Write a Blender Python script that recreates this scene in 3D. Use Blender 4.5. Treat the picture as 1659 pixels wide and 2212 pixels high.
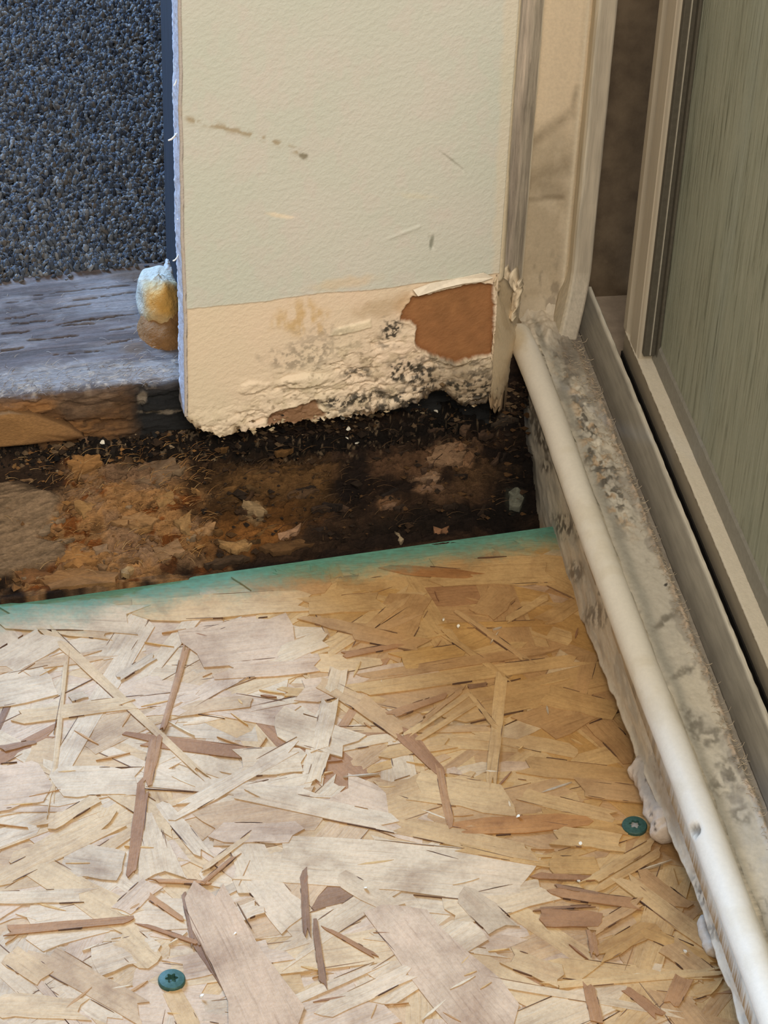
import bpy, math, random
import numpy as np
from mathutils import Matrix, Vector

# ------------------------------------------------------------------ clear
for o in list(bpy.data.objects):
    bpy.data.objects.remove(o)
scene = bpy.context.scene
COL = scene.collection
random.seed(7)
RNG = np.random.default_rng(11)

# ------------------------------------------------------------------ camera
IW, IH, CX, CY, F = 1659, 2212, 829.5, 1106.0, 5200.0
_v2 = np.array([-979.0, -3936.0, F])
_v1 = np.array([-295.0, (F * F + 295 * 979) / 3936.0, F])
_Z = -_v1 / np.linalg.norm(_v1)
_Y = _v2 / np.linalg.norm(_v2)
_X = np.cross(_Y, _Z)
R = np.stack([_X, _Y, _Z])                       # camera axes (right, down, forward) -> world
CAM = np.array([-0.20016338, -0.75540067, 0.58712032])

cd = bpy.data.cameras.new('camera')
cd.sensor_fit = 'HORIZONTAL'
cd.sensor_width = 36.0
cd.lens = F / IW * 36.0
cd.clip_start = 0.01
cam = bpy.data.objects.new('camera', cd)
COL.objects.link(cam)
m = Matrix.Identity(4)
for i in range(3):
    m[i][0] = R[i, 0]; m[i][1] = -R[i, 1]; m[i][2] = -R[i, 2]; m[i][3] = CAM[i]
cam.matrix_world = m
scene.camera = cam

# ------------------------------------------------------------------ world, light, exposure
w = bpy.data.worlds.new('room_air')
scene.world = w
w.use_nodes = True
bgn = w.node_tree.nodes['Background']
bgn.inputs['Color'].default_value = (1.0, 0.95, 0.88, 1)
bgn.inputs['Strength'].default_value = 0.43


def area(name, loc, target, sx, sy, power, color):
    l = bpy.data.lights.new(name, 'AREA')
    l.shape = 'RECTANGLE'; l.size = sx; l.size_y = sy
    l.energy = power; l.color = color
    o = bpy.data.objects.new(name, l)
    COL.objects.link(o)
    o.location = loc
    o.rotation_euler = (Vector(target) - Vector(loc)).to_track_quat('-Z', 'Y').to_euler()
    return o


# daylight of the carpeted room behind, coming through the opening left of the plasterboard
area('window_daylight', (-0.70, 1.05, 0.80), (-0.16, -0.06, 0.0), 0.46, 0.60, 54.0, (0.34, 0.59, 1.0))
# ceiling lamp of this room, above and behind the photographer
area('ceiling_lamp', (-0.04, -1.30, 1.40), (-0.03, 0.0, 0.05), 1.0, 0.6, 26.5, (1.0, 0.91, 0.79))

scene.view_settings.view_transform = 'Standard'
scene.view_settings.look = 'None'
scene.view_settings.exposure = 0.0
scene.view_settings.gamma = 1.0
scene.view_settings.use_curve_mapping = False


# ------------------------------------------------------------------ geometry helpers
def ray(px, py):
    return R @ np.array([(px - CX) / F, (py - CY) / F, 1.0])


def on_z(px, py, z):
    d = ray(px, py)
    return CAM + d * ((z - CAM[2]) / d[2])


def on_plane(px, py, p0, n):
    d = ray(px, py)
    return CAM + d * (np.dot(np.asarray(p0) - CAM, n) / np.dot(d, n))


def pix(P):
    c = (P - CAM) @ R
    return CX + F * c[..., 0] / c[..., 2], CY + F * c[..., 1] / c[..., 2]


def lin(*rgb):
    a = np.array(rgb, float) / 255.0
    return np.where(a <= 0.04045, a / 12.92, ((a + 0.055) / 1.055) ** 2.4)


def sm(a, b, x):
    t = np.clip((x - a) / (b - a), 0, 1)
    return t * t * (3 - 2 * t)


def _hash(ix, iy, seed):
    n = (ix.astype(np.int64) * 374761393 + iy.astype(np.int64) * 668265263 + seed * 974634777) & 0xffffffff
    n = ((n ^ (n >> 13)) * 1274126177) & 0xffffffff
    n = n ^ (n >> 16)
    return (n & 0xffffff) / float(0xffffff)


def vnoise(x, y, seed=0):
    x = np.asarray(x, float); y = np.asarray(y, float)
    ix = np.floor(x); iy = np.floor(y)
    fx = x - ix; fy = y - iy
    fx = fx * fx * (3 - 2 * fx); fy = fy * fy * (3 - 2 * fy)
    a = _hash(ix, iy, seed); b = _hash(ix + 1, iy, seed)
    c = _hash(ix, iy + 1, seed); d = _hash(ix + 1, iy + 1, seed)
    return (a * (1 - fx) + b * fx) * (1 - fy) + (c * (1 - fx) + d * fx) * fy


def fbm(x, y, seed=0, octv=4, gain=0.5):
    s = 0; amp = 1; tot = 0
    for k in range(octv):
        s = s + amp * vnoise(x * 2 ** k + 17.3 * k, y * 2 ** k - 9.1 * k, seed + k * 13)
        tot += amp; amp *= gain
    return s / tot


def cells(x, y, seed=0):
    """worley: distance to nearest, second nearest, id of nearest"""
    ix = np.floor(x); iy = np.floor(y)
    d1 = np.full(np.shape(x), 9.0); d2 = np.full(np.shape(x), 9.0); idn = np.zeros(np.shape(x))
    for ox in (-1, 0, 1):
        for oy in (-1, 0, 1):
            cx = ix + ox; cy = iy + oy
            px_ = cx + _hash(cx, cy, seed); py_ = cy + _hash(cx, cy, seed + 5)
            d = np.hypot(x - px_, y - py_)
            h = _hash(cx, cy, seed + 9)
            nw = d < d1
            d2 = np.where(nw, d1, np.minimum(d2, d))
            idn = np.where(nw, h, idn)
            d1 = np.where(nw, d, d1)
    return d1, d2, idn


def sdpoly(px, py, pts):
    """signed distance to a polygon (negative inside), in the units given"""
    pts = np.asarray(pts, float)
    d = np.full(np.shape(px), 1e18)
    ins = np.zeros(np.shape(px), bool)
    n = len(pts)
    for i in range(n):
        ax, ay = pts[i]; bx, by = pts[(i + 1) % n]
        ex, ey = bx - ax, by - ay
        wx, wy = px - ax, py - ay
        t = np.clip((wx * ex + wy * ey) / (ex * ex + ey * ey), 0, 1)
        d = np.minimum(d, (wx - ex * t) ** 2 + (wy - ey * t) ** 2)
        c = ((ay <= py) & (by > py)) | ((by <= py) & (ay > py))
        with np.errstate(divide='ignore', invalid='ignore'):
            xi = ax + (py - ay) / (ey if ey != 0 else 1e-9) * ex
        ins ^= c & (px < xi)
    d = np.sqrt(d)
    return np.where(ins, -d, d)


def blob(px, py, cx, cy, rx, ry, ang=0, soft=0.3, warp=0.5, ws=30.0, seed=3):
    a = math.radians(ang)
    dx, dy = px - cx, py - cy
    u = (dx * math.cos(a) + dy * math.sin(a)) / rx
    v = (-dx * math.sin(a) + dy * math.cos(a)) / ry
    r = np.hypot(u, v) + (fbm(px / ws, py / ws, seed) - 0.5) * 2 * warp
    return 1 - sm(1 - soft, 1 + soft, r)


def mix(c, col, m_):
    return c * (1 - m_[..., None]) + np.asarray(col) * m_[..., None]


def mesh_np(name, V, Fc, mat, parent=None, col=None, smooth=True):
    me = bpy.data.meshes.new(name)
    V = np.asarray(V, float).reshape(-1, 3)
    if isinstance(Fc, np.ndarray):
        k = Fc.shape[1]; nf = len(Fc)
        me.vertices.add(len(V)); me.vertices.foreach_set('co', V.ravel())
        me.loops.add(nf * k); me.loops.foreach_set('vertex_index', Fc.ravel().astype(np.int32))
        me.polygons.add(nf)
        me.polygons.foreach_set('loop_start', (np.arange(nf) * k).astype(np.int32))
        me.update(calc_edges=True)
    else:
        me.from_pydata(V.tolist(), [], Fc)
        me.update()
    me.polygons.foreach_set('use_smooth', [smooth] * len(me.polygons))
    if col is not None:
        at = me.color_attributes.new('Col', 'FLOAT_COLOR', 'POINT')
        c = np.ones((len(V), 4)); c[:, :3] = np.asarray(col).reshape(-1, 3)
        at.data.foreach_set('color', c.ravel())
    me.validate()
    o = bpy.data.objects.new(name, me)
    COL.objects.link(o)
    if mat: me.materials.append(mat)
    if parent: o.parent = parent
    return o


def gridfaces(nu, nv, off=0, flip=False):
    i = np.arange(nu - 1)[:, None] * nv + np.arange(nv - 1)[None, :]
    i = i.ravel() + off
    q = np.stack([i, i + nv, i + nv + 1, i + 1], 1)
    return q[:, ::-1] if flip else q


def grid(name, P, mat, parent=None, col=None, back=None, flip=False, smooth=True):
    """a dense surface; with 'back' (a vector) its rim is folded back into a slab of that depth"""
    nu, nv = P.shape[:2]
    V = P.reshape(-1, 3); Fc = gridfaces(nu, nv, 0, flip)
    C = None if col is None else col.reshape(-1, 3)
    if back is not None:
        idx = np.concatenate([np.arange(nv), np.arange(1, nu) * nv + nv - 1,
                              (nu - 1) * nv + np.arange(nv - 2, -1, -1), np.arange(nu - 2, 0, -1) * nv])
        n = len(idx); o = len(V)
        B = V[idx] + np.asarray(back)
        ctr = B.mean(0)
        V = np.vstack([V, B, ctr[None]])
        j = np.arange(n); k = (j + 1) % n
        sk = np.stack([idx[j], idx[k], o + k, o + j], 1)
        cap = np.stack([o + j, o + k, np.full(n, o + n), np.full(n, o + n)], 1)[:, :4]
        if flip: sk = sk[:, ::-1]
        faces = [tuple(x) for x in np.vstack([Fc, sk]).tolist()] + \
                [(int(a), int(b), o + n) if not flip else (int(b), int(a), o + n) for a, b in zip(o + j, o + k)]
        Fc = faces
        if C is not None:
            C = np.vstack([C, C[idx], C[idx].mean(0)[None]])
    return mesh_np(name, V, Fc, mat, parent, C, smooth)


def box(name, lo, hi, mat, parent=None, bevel=0.0):
    lo = np.array(lo, float); hi = np.array(hi, float)
    V = np.array([[x, y, z] for x in (lo[0], hi[0]) for y in (lo[1], hi[1]) for z in (lo[2], hi[2])])
    Fc = [(0, 1, 3, 2), (4, 6, 7, 5), (0, 4, 5, 1), (2, 3, 7, 6), (0, 2, 6, 4), (1, 5, 7, 3)]
    o = mesh_np(name, V, Fc, mat, parent, None, False)
    if bevel:
        b = o.modifiers.new('bevel', 'BEVEL'); b.width = bevel; b.segments = 2; b.limit_method = 'NONE'
    return o


def sweep(name, prof, A, B, mat, parent=None, n=2, col=None, wob=0.0, seed=0, closed=True, smooth=False):
    """extrude a closed profile (list of offsets in world axes) from A to B"""
    prof = np.asarray(prof, float); k = len(prof)
    A = np.asarray(A, float); B = np.asarray(B, float)
    V = []
    for i in range(n):
        t = i / (n - 1)
        V.append(A + (B - A) * t + prof)
    V = np.array(V)
    if wob:
        L = np.linalg.norm(B - A)
        s = np.linspace(0, L, n)[:, None] * 1000
        for ax in range(3):
            V[..., ax] += (fbm(s / 6.0 + 31 * ax, np.arange(k)[None, :] * 1.7, seed + ax, 3) - 0.5) * 2 * wob
    faces = []
    for i in range(n - 1):
        for j in range(k if closed else k - 1):
            a = i * k + j; b = i * k + (j + 1) % k
            faces.append((a, b, b + k, a + k))
    if closed:
        faces.append(tuple(range(k))[::-1]); faces.append(tuple((n - 1) * k + j for j in range(k)))
    return mesh_np(name, V, faces, mat, parent, None, smooth)


def empty(name, loc=(0, 0, 0)):
    o = bpy.data.objects.new(name, None)
    o.empty_display_size = 0.01
    COL.objects.link(o)
    o.location = loc
    return o


def adopt(root, *parts):
    """parent parts that were built in world space"""
    bpy.context.view_layer.update()
    for p in parts:
        p.parent = root
        p.matrix_parent_inverse = Matrix.Translation(-Vector(root.location))


def tag(o, label=None, cat=None, group=None, kind=None):
    if label: o['label'] = label
    if cat: o['category'] = cat
    if group: o['group'] = group
    if kind: o['kind'] = kind
    return o


# ------------------------------------------------------------------ materials
class NT:
    def __init__(self, name):
        self.m = bpy.data.materials.new(name); self.m.use_nodes = True
        self.t = self.m.node_tree; self.n = self.t.nodes; self.b = self.n['Principled BSDF']

    def add(self, typ, **kw):
        nd = self.n.new(typ)
        for k, v in kw.items():
            if hasattr(nd, k): setattr(nd, k, v)
        return nd

    def link(self, a, b): self.t.links.new(a, b)

    def noise(self, vec, scale, detail=4, rough=0.55, dist=0.0):
        nd = self.add('ShaderNodeTexNoise')
        nd.inputs['Scale'].default_value = scale; nd.inputs['Detail'].default_value = detail
        nd.inputs['Roughness'].default_value = rough; nd.inputs['Distortion'].default_value = dist
        if vec is not None: self.link(vec, nd.inputs['Vector'])
        return nd.outputs['Fac']

    def mapping(self, vec, scale, rot=(0, 0, 0)):
        nd = self.add('ShaderNodeMapping'); nd.inputs['Scale'].default_value = scale
        nd.inputs['Rotation'].default_value = rot
        self.link(vec, nd.inputs['Vector']); return nd.outputs['Vector']

    def ramp(self, fac, stops):
        nd = self.add('ShaderNodeValToRGB'); e = nd.color_ramp.elements
        while len(e) < len(stops): e.new(0.5)
        for k, (p, c) in enumerate(stops):
            e[k].position = p; e[k].color = (*c, 1) if len(c) == 3 else c
        self.link(fac, nd.inputs['Fac']); return nd.outputs['Color']

    def mixc(self, fac, a, b, mode='MIX'):
        nd = self.add('ShaderNodeMix'); nd.data_type = 'RGBA'; nd.blend_type = mode
        for s, v in ((nd.inputs[0], fac), (nd.inputs[6], a), (nd.inputs[7], b)):
            if isinstance(v, (int, float)): s.default_value = v
            elif isinstance(v, (tuple, list, np.ndarray)): s.default_value = (*v, 1) if len(v) == 3 else v
            else: self.link(v, s)
        return nd.outputs[2]

    def math(self, op, a, b=0.0, c=None):
        nd = self.add('ShaderNodeMath'); nd.operation = op
        for s, v in zip(nd.inputs, (a, b, c)):
            if v is None: continue
            if isinstance(v, (int, float)): s.default_value = v
            else: self.link(v, s)
        return nd.outputs[0]

    def bump(self, height, strength, dist, normal=None):
        nd = self.add('ShaderNodeBump'); nd.inputs['Strength'].default_value = strength
        nd.inputs['Distance'].default_value = dist
        self.link(height, nd.inputs['Height'])
        if normal is not None: self.link(normal, nd.inputs['Normal'])
        return nd.outputs['Normal']

    def coords(self, kind='Object'):
        return self.add('ShaderNodeTexCoord').outputs[kind]


def vmat(name, rough=0.85, var=0.18, vscale=900, bscale=1600, bstr=0.4, bdist=0.0004, stretch=(1, 1, 1),
         rotz=0.0, spec=0.3, metal=0.0):
    """colour from the mesh's pigment attribute, fine grain and relief from noise"""
    t = NT(name)
    a = t.add('ShaderNodeAttribute'); a.attribute_name = 'Col'
    co = t.mapping(t.coords(), stretch, (0, 0, rotz))
    n1 = t.noise(co, vscale, 5, 0.65)
    k = t.ramp(n1, [(0.25, (1 - var,) * 3), (0.75, (1 + var,) * 3)])
    c = t.mixc(1.0, a.outputs['Color'], k, 'MULTIPLY')
    t.link(c, t.b.inputs['Base Color'])
    t.link(t.bump(t.noise(co, bscale, 4, 0.6), bstr, bdist), t.b.inputs['Normal'])
    t.b.inputs['Roughness'].default_value = rough
    t.b.inputs['Specular IOR Level'].default_value = spec
    t.b.inputs['Metallic'].default_value = metal
    return t.m


def plain(name, rgb, rough=0.8, var=0.15, scale=400, bscale=900, bstr=0.3, bdist=0.0003, stretch=(1, 1, 1), spec=0.3,
          rgb2=None, metal=0.0, rotz=0.0):
    t = NT(name)
    co = t.mapping(t.coords(), stretch, (0, 0, rotz))
    c0 = lin(*rgb)
    n1 = t.noise(co, scale, 5, 0.62)
    if rgb2 is None:
        c = t.ramp(n1, [(0.28, tuple(c0 * (1 - var))), (0.72, tuple(np.minimum(c0 * (1 + var), 1)))])
    else:
        c = t.ramp(n1, [(0.32, tuple(c0)), (0.68, tuple(lin(*rgb2)))])
    t.link(c, t.b.inputs['Base Color'])
    t.link(t.bump(t.noise(co, bscale, 4, 0.6), bstr, bdist), t.b.inputs['Normal'])
    t.b.inputs['Roughness'].default_value = rough
    t.b.inputs['Specular IOR Level'].default_value = spec
    t.b.inputs['Metallic'].default_value = metal
    return t.m


WANG = math.radians(5.5)
WD = np.array([math.cos(WANG), math.sin(WANG), 0])       # along the wall
WN = np.array([math.sin(WANG), -math.cos(WANG), 0])      # out of the wall, towards the viewer
W0 = np.array([-0.143, 0.027, 0.0])                      # foot of the wall's left front edge
UP = np.array([0, 0, 1.0])
ESL = 0.117                                              # slope of the floor panel's cut edge


def edge_y(x):
    return ESL * x + 0.001


def wallpt(px, py, off=0.0):
    return on_plane(px, py, W0 + WN * off, WN)


def strand_mat(layer=False):
    t = NT('osb_strand_layer' if layer else 'osb_strand')
    if layer:
        a = t.add('ShaderNodeAttribute'); a.attribute_name = 'Col'; c = a.outputs['Color']
        vec = t.coords('UV')
    else:
        oi = t.add('ShaderNodeObjectInfo'); c = oi.outputs['Color']
        rnd = t.add('ShaderNodeVectorMath'); rnd.operation = 'ADD'
        cmb = t.add('ShaderNodeCombineXYZ')
        for k in range(3): t.link(t.math('MULTIPLY', oi.outputs['Random'], 3.1 + k), cmb.inputs[k])
        t.link(t.coords('Object'), rnd.inputs[0]); t.link(cmb.outputs[0], rnd.inputs[1])
        vec = rnd.outputs[0]
    geo = t.add('ShaderNodeNewGeometry')
    g1 = t.noise(t.mapping(vec, (1, 14, 14)), 55, 5, 0.65, 0.3)
    g2 = t.noise(t.mapping(vec, (1, 1.6, 1)), 60, 4, 0.6)
    wv = t.noise(geo.outputs['Position'], 34, 5, 0.6, 0.5)
    wf = t.noise(geo.outputs['Position'], 700, 4, 0.65)
    c = t.mixc(1.0, c, t.ramp(g1, [(0.2, (0.66, 0.60, 0.54)), (0.45, (1, 1, 1)), (0.8, (1.10, 1.08, 1.05))]), 'MULTIPLY')
    c = t.mixc(0.8, c, t.ramp(g2, [(0.25, (0.72, 0.64, 0.58)), (0.45, (.96, .94, .92)), (0.65, (1.08, 1.06, 1.04))]), 'MULTIPLY')
    c = t.mixc(1.0, c, t.ramp(wv, [(0.30, (0.70, 0.64, 0.60)), (0.5, (1, 1, 1)), (0.72, (1.10, 1.08, 1.08))]), 'MULTIPLY')
    c = t.mixc(1.0, c, t.ramp(wf, [(0.28, (0.86, 0.84, 0.82)), (0.6, (1.03, 1.03, 1.03))]), 'MULTIPLY')
    c = teal(t, c)
    t.link(c, t.b.inputs['Base Color'])
    nb = t.bump(g1, 0.40, 0.0007)
    t.link(t.bump(t.noise(geo.outputs['Position'], 900, 4, 0.65), 0.30, 0.0005, nb), t.b.inputs['Normal'])
    t.b.inputs['Roughness'].default_value = 0.66
    t.b.inputs['Specular IOR Level'].default_value = 0.3
    return t.m


def teal(t, c):
    """sealer sprayed on the panel's cut edge, fading inwards"""
    geo = t.add('ShaderNodeNewGeometry')
    sep = t.add('ShaderNodeSeparateXYZ'); t.link(geo.outputs['Position'], sep.inputs[0])
    d = t.math('SUBTRACT', t.math('MULTIPLY_ADD', sep.outputs['X'], ESL, 0.001), sep.outputs['Y'])
    n = t.noise(geo.outputs['Position'], 60, 4, 0.6)
    n2 = t.noise(geo.outputs['Position'], 420, 3, 0.6)
    wdt = t.math('MULTIPLY_ADD', n, 0.026, 0.0040)
    f = t.math('DIVIDE', d, wdt)
    f = t.math('SUBTRACT', 1.28, f)
    f = t.math('ADD', f, t.math('MULTIPLY_ADD', n2, 0.5, -0.25))
    nd = t.add('ShaderNodeMapRange'); nd.interpolation_type = 'SMOOTHSTEP'
    nd.inputs['From Min'].default_value = 0.0; nd.inputs['From Max'].default_value = 1.25
    nd.inputs['To Max'].default_value = 0.93
    t.link(f, nd.inputs['Value'])
    tc = t.ramp(n2, [(0.3, tuple(lin(58, 122, 106))), (0.7, tuple(lin(80, 146, 128)))])
    return t.mixc(nd.outputs[0], c, tc)


M = {}


def make_materials():
    M['strand'] = strand_mat()
    M['layer'] = strand_mat(True)
    t = NT('osb_board')
    vec = t.coords()
    g = t.noise(t.mapping(vec, (1, 5, 1)), 120, 5, 0.65, 0.6)
    c = t.ramp(g, [(0.3, tuple(lin(150, 114, 76))), (0.5, tuple(lin(184, 148, 102))), (0.7, tuple(lin(196, 164, 118)))])
    c = teal(t, c)
    t.link(c, t.b.inputs['Base Color'])
    t.link(t.bump(g, 0.6, 0.0008), t.b.inputs['Normal']); t.b.inputs['Roughness'].default_value = 0.7
    M['board'] = t.m
    # painted plasterboard: roller stipple
    t = NT('plasterboard_face')
    a = t.add('ShaderNodeAttribute'); a.attribute_name = 'Col'
    r = t.add('ShaderNodeAttribute'); r.attribute_name = 'Col'
    co = t.mapping(t.coords(), (1, 1, 1), (0, 0.5, 0))
    s1 = t.noise(t.mapping(co, (0.85, 1, 1.15)), 480, 3, 0.55, 0.2)
    s2 = t.noise(co, 1100, 3, 0.6)
    k = t.ramp(t.noise(co, 26, 3, 0.5), [(0.3, (0.965, 0.99, 0.975)), (0.7, (1.04, 1.0, 1.01))])
    t.link(t.mixc(1.0, a.outputs['Color'], k, 'MULTIPLY'), t.b.inputs['Base Color'])
    h = t.math('ADD', t.math('POWER', s1, 1.5), t.math('MULTIPLY', s2, 0.25))
    t.link(t.bump(h, 0.30, 0.0013), t.b.inputs['Normal'])
    t.b.inputs['Roughness'].default_value = 0.62
    t.b.inputs['Specular IOR Level'].default_value = 0.25
    M['plaster'] = t.m
    M['rot'] = vmat('rotten_wood', 0.95, 0.35, 700, 1300, 0.9, 0.0012, (1, 2.2, 2.2), -WANG, 0.15)
    M['flake'] = vmat('rotten_flake', 0.9, 0.3, 500, 1200, 0.7, 0.0008, (1, 3, 3), 0, 0.2)
    M['plate'] = vmat('weathered_lumber', 0.8, 0.32, 420, 900, 0.8, 0.0008, (1, 6, 6), -WANG, 0.3)
    M['gypsum'] = plain('gypsum_core', (232, 230, 232), 0.95, 0.08, 900, 700, 0.6, 0.0008)
    M['stud'] = plain('stud_dark', (34, 38, 48), 0.75, 0.3, 200, 500, 0.4, 0.0005, (1, 1, 0.15))
    M['foam'] = vmat('spray_foam', 0.8, 0.18, 400, 500, 0.8, 0.0012, spec=0.25)
    M['pile'] = vmat('carpet_yarn', 0.95, 0.25, 2500, 4000, 0.6, 0.0004, spec=0.1)
    M['backing'] = plain('carpet_backing', (34, 36, 40), 0.95, 0.3)
    M['frame'] = vmat('grimy_vinyl', 0.6, 0.10, 700, 900, 0.25, 0.0004, spec=0.4)
    M['alu'] = vmat('dull_aluminium', 0.6, 0.22, 700, 800, 0.3, 0.0003, (1, 0.06, 1), spec=0.3)
    M['aluv'] = vmat('dull_aluminium_upright', 0.62, 0.22, 700, 800, 0.25, 0.0003, (1, 1, 0.06), spec=0.3)
    M['flange'] = vmat('streaky_flange', .6, .5, 900, 900, .4, .0005, (1, 1, .045), spec=.4)
    M['caulk'] = plain('cream_caulk', (226, 214, 194), 0.6, 0.06, 300, 600, 0.3, 0.0005)
    M['rod'] = vmat('foam_rod', 0.6, 0.05, 600, 1200, 0.25, 0.0003, spec=0.35)
    M['putty'] = vmat('putty', 0.6, 0.10, 500, 600, 0.5, 0.0006)
    M['paper'] = plain('torn_paper', (232, 220, 200), 0.85, 0.08, 500)
    M['kraft'] = plain('brown_paper', (158, 112, 70), 0.92, 0.16, 260, 1500, 0.4, 0.0004, rgb2=(176, 130, 84))
    M['rail'] = plain('dusty_rail_ledge', (214, 203, 182), 0.9, 0.07, 900, 1600, 0.5, 0.0004)
    M['railface'] = plain('rail_face', (160, 148, 128), 0.55, 0.12, 300, 700, 0.3, 0.0003, (1, 0.2, 1))
    M['stile'] = plain('stile_aluminium', (196, 184, 162), 0.42, 0.07, 300, 700, 0.15, 0.0002, (1, 1, 0.08), spec=0.5, metal=0.1)
    M['gasket'] = plain('grey_gasket', (84, 79, 68), 0.55, 0.15, 500, 800, 0.3, 0.0003)
    M['brown'] = plain('brown_channel', (84, 70, 54), 0.5, 0.35, 90, 500, 0.4, 0.0004, rgb2=(112, 96, 76), spec=0.45)
    M['chan'] = plain('channel_floor', (150, 134, 116), 0.8, 0.2, 150, 700, 0.4, 0.0004)
    M['dark'] = plain('gap_shade', (30, 26, 22), 0.95, 0.3)  # near black that stands in for shade in gaps and under the sill
    M['screw'] = plain('green_screw', (40, 70, 62), 0.5, 0.25, 900, 900, 0.2, 0.0002, rgb2=(58, 92, 82), spec=0.4, metal=0.1)
    M['dust'] = plain('grey_dust', (150, 146, 138), 0.95, 0.2)
    M['chip'] = plain('white_chip', (226, 218, 200), 0.8, 0.1)
    M['fuzz'] = plain('fibre_fuzz', (176, 160, 136), 0.95, 0.2)
    M['floor2'] = plain('back_subfloor', (110, 86, 60), 0.9, 0.2, 80)
    # door skin: embossed vertical wood grain under green paint
    t = NT('door_skin')
    co = t.coords()
    g = t.noise(t.mapping(co, (1, 1, 0.05)), 420, 5, 0.74, 0.6)
    g2 = t.noise(t.mapping(co, (1, 1, 0.10)), 1500, 3, 0.6)
    g3 = t.noise(co, 30, 3, 0.5)
    c = t.ramp(g, [(0.32, tuple(lin(104, 106, 88))), (0.46, tuple(lin(156, 158, 138))), (0.7, tuple(lin(172, 174, 155)))])
    c = t.mixc(0.7, c, t.ramp(g3, [(0.35, (0.93, 0.95, 0.93)), (0.65, (1.05, 1.03, 1.0))]), 'MULTIPLY')
    t.link(c, t.b.inputs['Base Color'])
    h = t.math('ADD', g, t.math('MULTIPLY', g2, 0.4))
    t.link(t.bump(h, 0.7, 0.0012), t.b.inputs['Normal'])
    t.b.inputs['Roughness'].default_value = 0.5
    t.b.inputs['Specular IOR Level'].default_value = 0.4
    M['door'] = t.m


make_materials()
exec_parts = []


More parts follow.
